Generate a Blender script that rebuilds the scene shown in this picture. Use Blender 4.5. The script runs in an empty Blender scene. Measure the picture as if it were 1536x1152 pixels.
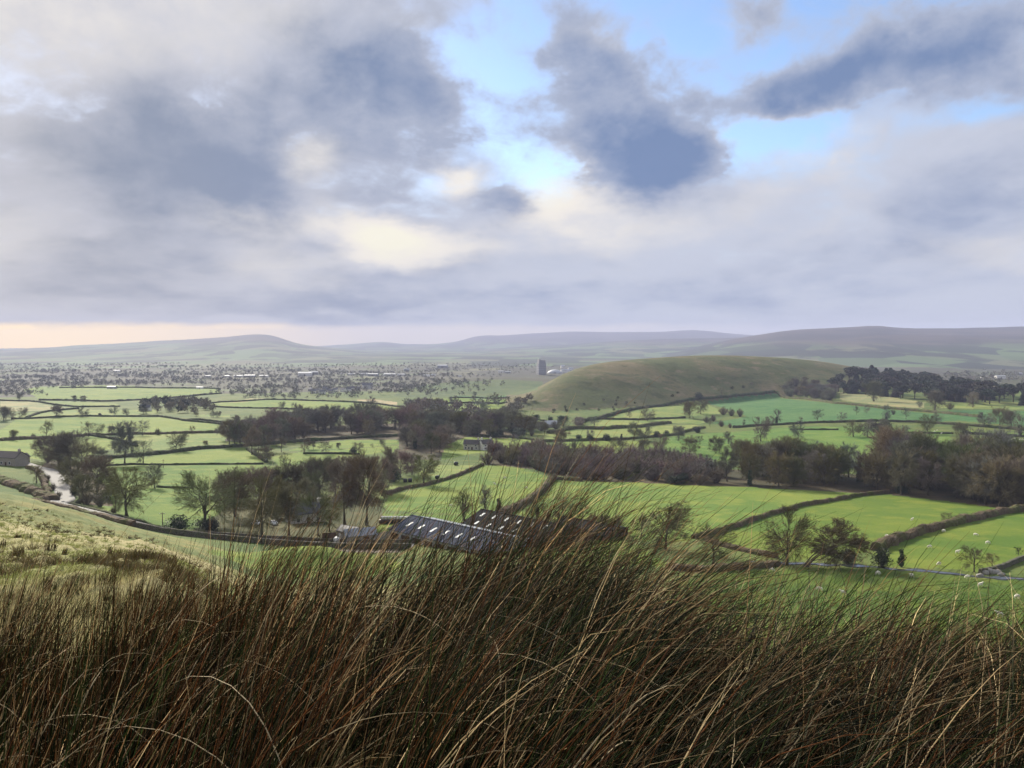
import bpy, math, random
import numpy as np
from mathutils import Vector

# ============================================================ camera
sc = bpy.context.scene
F = 1180.0                       # focal length in pixels of the 1536 px wide photograph
EYE = 120.0                      # eye height above the scene datum, metres
PITCH = math.radians(3.1)
cam = bpy.data.cameras.new('camera')
cam.sensor_width = 36.0
cam.lens = 36.0 * F / 1536.0
cam.clip_start = 0.05
cam.clip_end = 60000
camo = bpy.data.objects.new('camera', cam)
camo.location = (0, 0, EYE)
camo.rotation_euler = (math.radians(90) - PITCH, 0, 0)
sc.collection.objects.link(camo)
sc.camera = camo

# ============================================================ exposure, sun
EXPOSURE = 1.6
sc.view_settings.view_transform = 'Standard'
sc.view_settings.look = 'None'
sc.view_settings.exposure = EXPOSURE
sc.view_settings.gamma = 1.0
sc.view_settings.use_curve_mapping = False
sc.render.engine = 'CYCLES'
cy = sc.cycles
cy.use_denoising = True
try:
    cy.denoiser = 'OPENIMAGEDENOISE'
    cy.denoising_input_passes = 'RGB_ALBEDO_NORMAL'
except Exception:
    pass
cy.max_bounces = 5
cy.diffuse_bounces = 3
cy.glossy_bounces = 2
cy.transmission_bounces = 2
cy.volume_bounces = 0
cy.use_adaptive_sampling = True
cy.adaptive_threshold = 0.02

SUN_AZ = math.radians(-29)
SUN_EL = math.radians(26)
sun = bpy.data.lights.new('sun', 'SUN')
sun.energy = 3.2
sun.angle = math.radians(9)
sun.color = (1.0, 0.92, 0.78)
suno = bpy.data.objects.new('sun', sun)
sdir = Vector((math.sin(SUN_AZ) * math.cos(SUN_EL), math.cos(SUN_AZ) * math.cos(SUN_EL), math.sin(SUN_EL)))
suno.rotation_euler = sdir.to_track_quat('Z', 'Y').to_euler()
suno.location = (0, 0, EYE + 60)
sc.collection.objects.link(suno)

# ============================================================ node expression helper
class NT:
    def __init__(s, tree): s.t = tree
    def node(s, typ, **kw):
        n = s.t.nodes.new(typ)
        for k, v in kw.items(): setattr(n, k, v)
        return n
    def put(s, sock, v):
        if isinstance(v, E): v = v.s
        if isinstance(v, bpy.types.NodeSocket): s.t.links.new(v, sock)
        elif v is not None:
            try: sock.default_value = v
            except Exception: sock.default_value = tuple(v) + (1.0,)
    def math(s, op, *a, clamp=False):
        n = s.node('ShaderNodeMath', operation=op, use_clamp=clamp)
        for i, v in enumerate(a): s.put(n.inputs[i], v)
        return E(s, n.outputs[0])
    def vec(s, op, *a, out=0):
        n = s.node('ShaderNodeVectorMath', operation=op)
        for i, v in enumerate(a): s.put(n.inputs[i], v)
        return E(s, n.outputs[out])
    def noise(s, vec, scale, detail=4, rough=0.55, out=0, dist=0.0):
        n = s.node('ShaderNodeTexNoise')
        s.put(n.inputs['Vector'], vec)
        n.inputs['Scale'].default_value = scale
        n.inputs['Detail'].default_value = detail
        n.inputs['Roughness'].default_value = rough
        n.inputs['Distortion'].default_value = dist
        return E(s, n.outputs[out])
    def ss(s, v, lo, hi):
        n = s.node('ShaderNodeMapRange', interpolation_type='SMOOTHSTEP')
        s.put(n.inputs[0], v); s.put(n.inputs[1], lo); s.put(n.inputs[2], hi)
        return E(s, n.outputs[0])
    def mix(s, f, a, b):
        n = s.node('ShaderNodeMix', data_type='RGBA')
        s.put(n.inputs[0], f)
        for sock, v in ((n.inputs[6], a), (n.inputs[7], b)):
            if isinstance(v, (tuple, list)): v = tuple(v)[:3] + (1.0,)
            s.put(sock, v)
        return E(s, n.outputs[2])
    def scale(s, col, f):
        n = s.node('ShaderNodeVectorMath', operation='SCALE')
        s.put(n.inputs[0], col); s.put(n.inputs[3], f)
        return E(s, n.outputs[0])
    def comb(s, x, y, z):
        n = s.node('ShaderNodeCombineXYZ')
        for i, v in enumerate((x, y, z)): s.put(n.inputs[i], v)
        return E(s, n.outputs[0])
class E:
    def __init__(s, nt, sock): s.n = nt; s.s = sock
    def __add__(s, o): return s.n.math('ADD', s, o)
    __radd__ = __add__
    def __mul__(s, o): return s.n.math('MULTIPLY', s, o)
    __rmul__ = __mul__
    def __sub__(s, o): return s.n.math('SUBTRACT', s, o)
    def __rsub__(s, o): return s.n.math('SUBTRACT', o, s)
    def __truediv__(s, o): return s.n.math('DIVIDE', s, o)

def lin(r, g, b):
    f = lambda c: (c / 255 / 12.92) if c <= 10 else ((c / 255 + 0.055) / 1.055) ** 2.4
    return (f(r), f(g), f(b))

# pixel of the photograph -> direction
cp, sp_ = math.cos(PITCH), math.sin(PITCH)
def pix_dir(px, py):
    x = (px - 768.0) / F; v = (576.0 - py) / F
    return np.array([x, cp + v * sp_, -sp_ + v * cp])

# ============================================================ world: Nishita sky with a broken cloud deck
world = bpy.data.worlds.new('World')
sc.world = world
world.use_nodes = True
world.cycles.sampling_method = 'MANUAL'
world.cycles.sample_map_resolution = 256
wt = world.node_tree
wt.nodes.clear()
W = NT(wt)
tc = W.node('ShaderNodeTexCoord')
dirv = W.vec('NORMALIZE', tc.outputs['Generated'])
sep = W.node('ShaderNodeSeparateXYZ'); W.put(sep.inputs[0], dirv)
X, Y, Z = (E(W, sep.outputs[i]) for i in range(3))
Zc = W.math('MAXIMUM', Z, 0.0)
AZ = W.math('ARCTAN2', X, Y)
EL = W.math('ARCSINE', Z)
# cloud space: elevation is stretched near the horizon so distant cloud flattens into bands
zq = W.math('LOGARITHM', Zc * 7.0 + 1.0, 2.718281828) * 0.62
Q = W.comb(X, Y, zq)
wr1 = W.noise(Q, 3.6, 3, 0.55, out=1)
wr2 = W.noise(W.vec('ADD', Q, (7.3, 1.1, 4.2)), 13.0, 4, 0.6, out=1)
wv = W.vec('ADD', W.scale(W.vec('SUBTRACT', wr1, (0.5, 0.5, 0.5)), 0.07), W.scale(W.vec('SUBTRACT', wr2, (0.5, 0.5, 0.5)), 0.085))
UV0 = W.comb(AZ, EL, 0.0)
UV = W.vec('ADD', UV0, W.vec('MULTIPLY', wv, (1.0, 0.62, 0.0)))
fbm = W.noise(W.vec('ADD', Q, W.scale(wr1, 0.25)), 5.2, 6, 0.6)
fbm2 = W.noise(W.vec('ADD', Q, (3.1, 9.7, 2.2)), 12.0, 6, 0.62)

def blobs(lst):
    tot = 0.0
    for (px, py, sx, sy, w) in lst:
        d = pix_dir(px, py)
        az = math.atan2(d[0], d[1]); el = math.atan2(d[2], math.hypot(d[0], d[1]))
        v = W.vec('MULTIPLY_ADD', UV, (F / sx, F / sy, 0), (-az * F / sx, -el * F / sy, 0))
        g = W.math('POWER', 0.36788, W.vec('DOT_PRODUCT', v, v, out=1))
        tot = W.math('MULTIPLY_ADD', g, w, tot)
    return tot
K = 1.0 / (2 ** EXPOSURE)          # colours below are as displayed; K takes the exposure out again
BG = 0.06
sky = W.node('ShaderNodeTexSky', sky_type='NISHITA')
sky.sun_disc = False
sky.sun_elevation = SUN_EL
sky.sun_rotation = SUN_AZ
sky.altitude = 200
sky.air_density = 1.0; sky.dust_density = 0.25; sky.ozone_density = 2.0
clear = W.vec('MULTIPLY', E(W, sky.outputs[0]), (1.0, 1.0, 1.06))      # BG-scaled, seen only in the gaps

# angle from the sun
sund = W.vec('DOT_PRODUCT', dirv, tuple(sdir), out=1)
low = W.math('EXPONENT', EL * -14.0)                                     # 1 at the horizon, fading upward
# where the deck is open (blue)
gap = blobs([(770, 110, 70, 120, 1.0), (900, 30, 150, 70, .55), (1060, 120, 130, 90, 1.4), (1150, 170, 110, 45, .8), (1000, 40, 220, 40, .7),
             (1300, 60, 170, 45, .55), (1480, 165, 70, 22, .6), (840, 225, 55, 45, .5), (640, 270, 40, 40, .25),
             (1240, 20, 260, 40, .35)])
cov = (fbm - 0.5) * 1.3 + (fbm2 - 0.5) * 0.5 + 0.66 - gap * 0.8 + low * 0.35
# sunlit, thin cloud
bright = blobs([(585, 362, 55, 26, 1.4), (520, 335, 80, 28, .5), (660, 378, 120, 28, .55), (470, 240, 50, 40, .7), (690, 268, 45, 26, .8),
                (835, 275, 45, 48, 1.1), (930, 330, 110, 50, .55), (770, 305, 60, 30, .3), (360, 325, 60, 26, .45), (420, 400, 90, 40, .35),
                (1030, 45, 40, 14, .8), (1100, 190, 45, 16, .5), (1210, 195, 90, 50, .3), (300, 20, 220, 70, .35), (20, 90, 110, 170, .35),
                (150, 370, 180, 40, .25), (1480, 380, 130, 30, .3), (1180, 270, 160, 70, .22), (880, 60, 60, 20, .35), (640, 25, 60, 25, .25)])
# thick cloud seen from below
dark = blobs([(300, 250, 190, 80, 1.0), (120, 210, 190, 100, .7), (405, 275, 50, 55, .55), (540, 120, 130, 110, .75), (640, 90, 70, 110, .8),
              (430, 150, 160, 90, .5), (690, 200, 60, 50, .5), (905, 110, 75, 60, 1.15), (850, 40, 40, 60, .6), (985, 235, 90, 68, 2.0),
              (880, 240, 80, 50, .7), (765, 300, 60, 34, 1.4), (800, 190, 60, 40, .5), (1160, 140, 80, 24, .9), (1290, 110, 120, 38, 1.1), (1430, 60, 110, 48, 1.0),
              (1490, 140, 80, 24, .6), (560, 300, 60, 40, .45), (640, 320, 50, 30, .4), (160, 355, 90, 24, .8), (240, 395, 110, 22, .85), (330, 350, 60, 20, .5), (100, 400, 90, 20, .6), (560, 420, 130, 18, .6),
              (60, 440, 140, 20, .6), (480, 378, 60, 16, .8), (300, 440, 200, 16, .6), (500, 460, 170, 14, .9), (700, 448, 240, 18, .5), (350, 470, 200, 10, .5),
              (1250, 390, 160, 34, .5), (1000, 450, 260, 22, .4), (1440, 320, 160, 60, .4), (1380, 430, 150, 16, .4), (740, 400, 110, 22, .45), (900, 390, 60, 22, .3), (1300, 250, 120, 60, .2)])
b = bright * 0.9 + (fbm2 - 0.5) * 1.0 + (fbm - 0.5) * 0.5
dk = W.ss(dark * 0.72 + (fbm - 0.5) * 1.7 + (fbm2 - 0.5) * 0.9 + 0.05 - bright * 0.5, -0.05, 1.25)
cov = W.ss(W.math('MAXIMUM', cov, dk * 1.3), 0.0, 0.62)
# cloud tones: greyer and warmer toward the sun side (left), bluer away from it
side = W.ss(AZ, -0.75, 0.15)
lightc = W.mix(side, lin(206, 206, 214), lin(201, 207, 223))
lightc = W.mix(W.ss(b, -0.02, 0.8), lightc, lin(247, 241, 233))
lightc = W.mix(W.ss(b, 0.7, 1.35), lightc, lin(255, 250, 232))
darkc = W.mix(side, lin(152, 159, 173), lin(120, 142, 182))
cloud = W.mix(W.math('MULTIPLY', dk, (fbm2 - 0.5) * 0.5 + 1.0, clamp=True), lightc, darkc)
# warm air low on the sun side
warm = low * W.ss(AZ * -1.0, -0.25, 0.75)
cloud = W.mix(W.math('MULTIPLY', warm, 0.36, clamp=True), cloud, lin(238, 222, 190))
skyc = W.mix(cov, clear, W.scale(cloud, K / BG))
# clear strip under the cloud base along the horizon
elw = EL + (fbm2 - 0.5) * 0.012 + (fbm - 0.5) * 0.012
strip = 1.0 - W.ss(elw, 0.012, 0.024)
stripc = W.mix(W.ss(AZ, -0.62, -0.12), tuple(3.0 * v for v in lin(255, 212, 105)), tuple(1.35 * v for v in lin(238, 222, 200)))
stripc = W.mix(W.ss(AZ, -0.12, 0.5), stripc, tuple(1.15 * v for v in lin(205, 209, 222)))
skyc = W.mix(strip * 0.9, skyc, W.scale(stripc, K / BG))
bgn = W.node('ShaderNodeBackground')
W.put(bgn.inputs[0], skyc); bgn.inputs[1].default_value = BG
outw = W.node('ShaderNodeOutputWorld')
wt.links.new(bgn.outputs[0], outw.inputs[0])
# ============================================================ helpers: noise, meshes, tags
rng = np.random.default_rng(7)
random.seed(7)
_perm = rng.integers(0, 2 ** 31, 4096)
def _h(ix, iy):
    return (_perm[(_perm[ix & 4095] + iy) & 4095] & 65535) / 65535.0
def vnoise(x, y):
    ix = np.floor(x).astype(np.int64); iy = np.floor(y).astype(np.int64)
    fx = x - ix; fy = y - iy
    fx = fx * fx * (3 - 2 * fx); fy = fy * fy * (3 - 2 * fy)
    a = _h(ix, iy); b_ = _h(ix + 1, iy); c = _h(ix, iy + 1); d = _h(ix + 1, iy + 1)
    return (a + (b_ - a) * fx + (c - a) * fy + (a - b_ - c + d) * fx * fy) * 2 - 1
def fbmn(x, y, o=4):
    t = 0; a = 1.0
    for i in range(o):
        t = t + a * vnoise(x * 2 ** i + 17.3 * i, y * 2 ** i - 9.1 * i); a *= 0.5
    return t
def sstep(x, a, b_):
    t = np.clip((x - a) / (b_ - a), 0, 1); return t * t * (3 - 2 * t)

COL = sc.collection
def mk_mesh(name, V, F_list, smooth=True, mat=None, colors=None):
    """V (n,3); F_list = list of int arrays (m,3) or (m,4)"""
    V = np.asarray(V, dtype=np.float32)
    F_list = [np.asarray(f, dtype=np.int32) for f in F_list if len(f)]
    me = bpy.data.meshes.new(name)
    me.vertices.add(len(V)); me.vertices.foreach_set('co', V.ravel())
    nl = sum(f.size for f in F_list); npoly = sum(len(f) for f in F_list)
    me.loops.add(nl); me.polygons.add(npoly)
    me.loops.foreach_set('vertex_index', np.concatenate([f.ravel() for f in F_list]))
    tot = np.concatenate([np.full(len(f), f.shape[1], dtype=np.int32) for f in F_list])
    st = np.concatenate([[0], np.cumsum(tot)[:-1]]).astype(np.int32)
    me.polygons.foreach_set('loop_start', st); me.polygons.foreach_set('loop_total', tot)
    me.polygons.foreach_set('use_smooth', np.full(npoly, smooth, dtype=bool))
    if colors is not None:
        at = me.color_attributes.new('tint', 'FLOAT_COLOR', 'POINT')
        c4 = np.ones((len(V), 4), dtype=np.float32); c4[:, :3] = colors
        at.data.foreach_set('color', c4.ravel())
    me.update(calc_edges=True)
    if mat: me.materials.append(mat)
    return me
def add_obj(name, me, parent=None, loc=None, rz=0.0, scale=None, color=None):
    o = bpy.data.objects.new(name, me); COL.objects.link(o)
    if parent is not None: o.parent = parent
    if loc is not None: o.location = loc
    if rz: o.rotation_euler = (0, 0, rz)
    if scale is not None: o.scale = scale if hasattr(scale, '__len__') else (scale,) * 3
    if color is not None: o.color = tuple(color) + (1.0,)
    return o
def tag(o, label=None, cat=None, group=None, kind=None):
    if label: o['label'] = label
    if cat: o['category'] = cat
    if group: o['group'] = group
    if kind: o['kind'] = kind
    return o
class MB:
    """collects boxes, prisms and tubes into one mesh"""
    def __init__(s): s.v = []; s.q = []; s.t = []; s.n = 0
    def add(s, V, quads=(), tris=()):
        V = np.asarray(V, dtype=float)
        if len(quads): s.q.append(np.asarray(quads) + s.n)
        if len(tris): s.t.append(np.asarray(tris) + s.n)
        s.v.append(V); s.n += len(V); return s
    def box(s, x0, x1, y0, y1, z0, z1):
        V = [(x, y, z) for z in (z0, z1) for y in (y0, y1) for x in (x0, x1)]
        return s.add(V, [(0, 2, 3, 1), (4, 5, 7, 6), (0, 1, 5, 4), (2, 6, 7, 3), (0, 4, 6, 2), (1, 3, 7, 5)])
    def gable(s, x0, x1, y0, y1, z0, ze, zr):      # walls with gable ends, ridge along x
        ym = (y0 + y1) / 2
        V = [(x, y, z) for x in (x0, x1) for (y, z) in ((y0, z0), (y1, z0), (y1, ze), (ym, zr), (y0, ze))]
        return s.add(V, [(0, 5, 9, 4), (1, 2, 7, 6), (2, 3, 8, 7), (3, 4, 9, 8), (0, 1, 6, 5), (0, 4, 2, 1), (5, 6, 7, 9)], [(4, 3, 2), (9, 7, 8)])
    def slab(s, x0, x1, ya, za, yb, zb, th):       # sloping roof sheet between (ya,za) and (yb,zb)
        n = np.array([-(zb - za), (yb - ya)]); n = n / np.hypot(*n)
        if n[1] < 0: n = -n
        V = [(x, y + n[0] * k, z + n[1] * k) for x in (x0, x1) for (y, z, k) in ((ya, za, 0), (yb, zb, 0), (yb, zb, th), (ya, za, th))]
        return s.add(V, [(0, 1, 2, 3), (4, 7, 6, 5), (0, 4, 5, 1), (3, 2, 6, 7), (0, 3, 7, 4), (1, 5, 6, 2)])
    def cyl(s, p0, p1, r0, r1=None, n=10):
        r1 = r0 if r1 is None else r1
        p0 = np.array(p0, float); p1 = np.array(p1, float); t = (p1 - p0) / np.linalg.norm(p1 - p0)
        a = np.cross(t, (0, 0, 1) if abs(t[2]) < .9 else (1, 0, 0)); a /= np.linalg.norm(a); b2 = np.cross(t, a)
        an = np.arange(n) * 2 * math.pi / n
        ring = np.cos(an)[:, None] * a + np.sin(an)[:, None] * b2
        V = np.concatenate([p0 + ring * r0, p1 + ring * r1, [p0], [p1]])
        i = np.arange(n); j = (i + 1) % n
        return s.add(V, np.stack([i, j, j + n, i + n], 1), np.concatenate([np.stack([j, i, np.full(n, 2 * n)], 1), np.stack([i + n, j + n, np.full(n, 2 * n + 1)], 1)]))
    def mesh(s, name, mat, smooth=False):
        return mk_mesh(name, np.concatenate(s.v), [np.concatenate(a) for a in (s.q, s.t) if a], smooth, mat)
    def build(s, name, mat, parent=None, smooth=False, **kw):
        return add_obj(name, s.mesh(name, mat, smooth), parent, **kw)

# ============================================================ materials
MATS = {}
def mat_new(name, build, rough=0.9, spec=0.2):
    m = bpy.data.materials.new(name); m.use_nodes = True
    nt = m.node_tree; N = NT(nt); bs = nt.nodes['Principled BSDF']
    bs.inputs['Roughness'].default_value = rough
    bs.inputs['Specular IOR Level'].default_value = spec
    build(N, bs); MATS[name] = m
    return m
def coord(N, kind='Object'):
    return E(N, N.node('ShaderNodeTexCoord').outputs[kind])
def wpos(N): return E(N, N.node('ShaderNodeNewGeometry').outputs['Position'])
def bump(N, bs, h, strength, dist):
    b_ = N.node('ShaderNodeBump'); b_.inputs['Strength'].default_value = strength; b_.inputs['Distance'].default_value = dist
    N.put(b_.inputs['Height'], h); N.t.links.new(b_.outputs[0], bs.inputs['Normal'])
def ocol(N): return E(N, N.node('ShaderNodeObjectInfo').outputs['Color'])
def orand(N): return E(N, N.node('ShaderNodeObjectInfo').outputs['Random'])
def vtint(N):
    a = N.node('ShaderNodeAttribute', attribute_name='tint'); return E(N, a.outputs['Color'])
def plain(name, c, rough=0.8, spec=0.3, var=0.25, scale=1.5, bmp=0.0):
    def bld(N, bs):
        n = N.noise(coord(N), scale, 5, 0.6)
        N.put(bs.inputs['Base Color'], N.scale(N.comb(*c), n * (2 * var) + (1 - var)))
        if bmp: bump(N, bs, N.noise(coord(N), scale * 6, 4, .6), bmp, 0.02)
    return mat_new(name, bld, rough, spec)

def _pasture(N, bs):
    p = wpos(N)
    big = N.noise(p, 0.018, 4, .55); mid = N.noise(p, 0.09, 5, .6); fine = N.noise(p, 0.55, 6, .75); tiny = N.noise(p, 4.0, 4, .65)
    c = ocol(N)
    c2 = N.vec('MULTIPLY', c, (1.36, 1.16, 1.25))           # thinner, yellower sward
    c3 = N.vec('MULTIPLY', c, (0.62, 0.80, 0.80))           # lusher, wetter sward
    col = N.mix(N.ss(big, .38, .64), c3, c)
    col = N.mix(N.ss(mid, .46, .70) * 0.75, col, c2)
    col = N.mix(N.ss(fine, .52, .72) * 0.35, col, c2)
    col = N.mix(N.ss(fine, .30, .46) * -0.4 + 0.4, col, N.vec('MULTIPLY', c, (0.55, 0.62, 0.6)))
    N.put(bs.inputs['Base Color'], N.scale(col, tiny * 0.9 + 0.55))
    bump(N, bs, fine * 0.7 + tiny * 0.3, 0.7, 0.5)
mat_new('pasture', _pasture, 0.95, 0.1)
def _rough(N, bs):
    p = wpos(N)
    big = N.noise(p, 0.05, 4, .55); mid = N.noise(p, 0.28, 5, .6); fine = N.noise(p, 1.6, 6, .7); tiny = N.noise(p, 9.0, 4, .6)
    col = N.mix(N.ss(big, .38, .62), (0.185, 0.205, 0.060), (0.31, 0.275, 0.13))
    col = N.mix(N.ss(mid, .45, .68) * 0.8, col, (0.38, 0.345, 0.18))
    col = N.mix((1.0 - N.ss(fine, .34, .48)) * 0.75, col, (0.085, 0.072, 0.032))
    N.put(bs.inputs['Base Color'], N.scale(col, tiny * 0.7 + 0.65))
    bump(N, bs, fine * 0.7 + tiny * 0.3, 0.9, 0.4)
mat_new('rough_grass', _rough, 0.95, 0.1)
def _hill(N, bs):
    p = wpos(N)
    big = N.noise(p, 0.009, 5, .6); mid = N.noise(N.vec('MULTIPLY', p, (1, 1, 2.5)), 0.03, 6, .62); fine = N.noise(p, 0.22, 5, .65)
    col = N.mix(N.ss(big, .36, .64), (0.070, 0.088, 0.030), (0.122, 0.104, 0.050))
    col = N.mix(N.ss(mid, .52, .66) * 0.85, col, (0.042, 0.056, 0.018))
    col = N.mix((1.0 - N.ss(mid, .33, .45)) * 0.75, col, (0.170, 0.132, 0.080))
    col = N.mix((1.0 - N.ss(fine, .36, .48)) * 0.45, col, (0.040, 0.042, 0.018))
    N.put(bs.inputs['Base Color'], col)
    bump(N, bs, mid * 0.6 + fine * 0.4, 0.8, 3.0)
mat_new('hill_grass', _hill, 0.95, 0.1)
def _plain(N, bs):       # the far valley floor: small fields and rough ground between trees
    p = wpos(N)
    vo = N.node('ShaderNodeTexVoronoi', feature='F1'); N.put(vo.inputs['Vector'], N.vec('MULTIPLY', N.vec('ADD', p, N.scale(N.noise(p, .004, 3, .5, out=1), 60)), (1, .55, 0)))
    vo.inputs['Scale'].default_value = 0.0062
    cs = N.node('ShaderNodeSeparateColor'); N.put(cs.inputs[0], E(N, vo.outputs['Color']))
    r = E(N, cs.outputs[0]); g = E(N, cs.outputs[1])
    col = N.mix(N.ss(r, .25, .75), (0.045, 0.055, 0.032), (0.095, 0.125, 0.048))
    col = N.mix(N.ss(g, .72, .8) * 0.8, col, (0.16, 0.155, 0.085))
    col = N.mix(N.ss(N.noise(p, .006, 5, .6), .34, .50) * 0.85, col, (0.062, 0.060, 0.046))
    N.put(bs.inputs['Base Color'], N.scale(col, N.noise(p, .05, 4, .6) * 0.6 + 0.7))
mat_new('far_plain', _plain, 0.95, 0.1)
def _fell(N, bs):        # far fells: pasture on the lower slopes, moor on the tops
    p = wpos(N)
    sp3 = N.node('ShaderNodeSeparateXYZ'); N.put(sp3.inputs[0], p)
    z = E(N, sp3.outputs[2])
    vo = N.node('ShaderNodeTexVoronoi', feature='F1'); N.put(vo.inputs['Vector'], N.vec('MULTIPLY', N.vec('ADD', p, N.scale(N.noise(p, .002, 3, .5, out=1), 160)), (1, .6, 0)))
    vo.inputs['Scale'].default_value = 0.0036
    cs = N.node('ShaderNodeSeparateColor'); N.put(cs.inputs[0], E(N, vo.outputs['Color']))
    r = E(N, cs.outputs[0]); g = E(N, cs.outputs[1])
    col = N.mix(N.ss(r, .2, .8), (0.030, 0.040, 0.030), (0.098, 0.145, 0.066))
    col = N.mix(N.ss(g, .74, .80) * 0.7, col, (0.13, 0.13, 0.08))
    woods = N.noise(N.vec('MULTIPLY', p, (1, .5, 0)), .0028, 6, .62)
    col = N.mix(N.ss(woods, .53, .60) * 0.9, col, (0.026, 0.030, 0.024))
    moor = N.ss(z + N.noise(p, .0014, 5, .6) * 90.0, EYE - 5, EYE + 62)
    col = N.mix(moor, col, N.mix(N.ss(N.noise(p, .0022, 5, .6), .4, .62), (0.036, 0.034, 0.034), (0.066, 0.054, 0.046)))
    N.put(bs.inputs['Base Color'], col)
mat_new('fell', _fell, 0.95, 0.1)

# ============================================================ terrain height function
def P_(*a): return a
BASE = [(0, 1.6), (8, 4.2), (20, 9.5), (60, 26), (100, 39.5), (140, 50.5), (190, 57), (270, 63), (370, 71), (470, 75), (930, 85), (1300, 92), (1900, 100), (3500, 107), (9000, 110), (20000, 112)]
def colprof(edge, over):
    lo = min(o[0] for o in over) if over else 1e9; hi = max(o[0] for o in over) if over else -1
    pts = [(0, 1.6), (5, edge), (6.5, edge + .75)] + [p for p in BASE[1:] if (p[0] < lo or p[0] > hi) and p[0] > 7] + list(over)
    return sorted(pts)
LEFT = [(10, 4.2), (30, 9.4), (60, 16.2), (110, 25), (160, 32.8), (200, 37), (230, 46), (280, 57), (400, 61), (560, 70)]
COLS = {
    -150: colprof(2.55, LEFT),
    0: colprof(2.5, LEFT),
    120: colprof(2.48, [(10, 4.2), (30, 9.4), (70, 19.4), (130, 31.7), (205, 44), (240, 55), (300, 61), (420, 66)]),
    230: colprof(2.42, [(10, 4.2), (35, 10.6), (80, 22.4), (150, 38.7), (190, 47), (215, 54), (250, 60.5), (300, 63)]),
    300: colprof(2.34, [(10, 4.4), (40, 13), (100, 29.5), (150, 42), (190, 51), (250, 62), (300, 64.5)]),
    400: colprof(2.26, [(100, 36), (150, 49.5), (190, 56), (250, 62.3)]),
    600: colprof(2.2, []),
    830: colprof(2.14, []),
    1000: colprof(2.3, []),
    1100: colprof(2.42, []),
    1300: colprof(2.6, [(345, 70.5), (600, 76), (1000, 77), (1300, 75), (1700, 84), (2300, 98)]),
    1536: colprof(2.76, [(345, 71), (600, 75), (1000, 75.5), (1300, 74), (1700, 84), (2300, 98)]),
    1750: colprof(2.8, [(345, 71), (600, 75), (1000, 75.5), (1300, 74), (1700, 84), (2300, 98)]),
}
LG = np.linspace(math.log(0.3), math.log(20000), 700)
UG = np.linspace(-0.85, 0.85, 341)
_cp = sorted(COLS)
_tab = np.array([np.interp(np.exp(LG), [p[0] for p in COLS[c]], [p[1] for p in COLS[c]]) for c in _cp])
_cu = np.array([(c - 768) / F for c in _cp])
TAB = np.array([np.interp(UG, _cu, _tab[:, j]) for j in range(len(LG))]).T          # (u, logy)
def _sm(A, k, ax):
    n = int(k * 3); w = np.exp(-0.5 * (np.arange(-n, n + 1) / k) ** 2); w /= w.sum()
    pad = [(0, 0), (0, 0)]; pad[ax] = (n, n); B = np.pad(A, pad, mode='edge')
    return np.apply_along_axis(lambda r: np.convolve(r, w, mode='valid'), ax, B)
_t0 = _sm(TAB, 4.5, 0)
_t1 = _sm(_t0, 6.0, 1); _t2 = _sm(_t0, 2.5, 1)
_wl = sstep(LG, math.log(5), math.log(30))[None, :]
TAB = _t2 * (1 - _wl) + _t1 * _wl
LG0, DLG = LG[0], LG[1] - LG[0]; UG0, DUG = UG[0], UG[1] - UG[0]
def tab(u, y):
    a = np.clip((u - UG0) / DUG, 0, len(UG) - 1.001); b_ = np.clip((np.log(np.maximum(y, 0.3)) - LG0) / DLG, 0, len(LG) - 1.001)
    i = a.astype(int); j = b_.astype(int); fa = a - i; fb = b_ - j
    return (TAB[i, j] * (1 - fa) + TAB[i + 1, j] * fa) * (1 - fb) + (TAB[i, j + 1] * (1 - fa) + TAB[i + 1, j + 1] * fa) * fb

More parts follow.
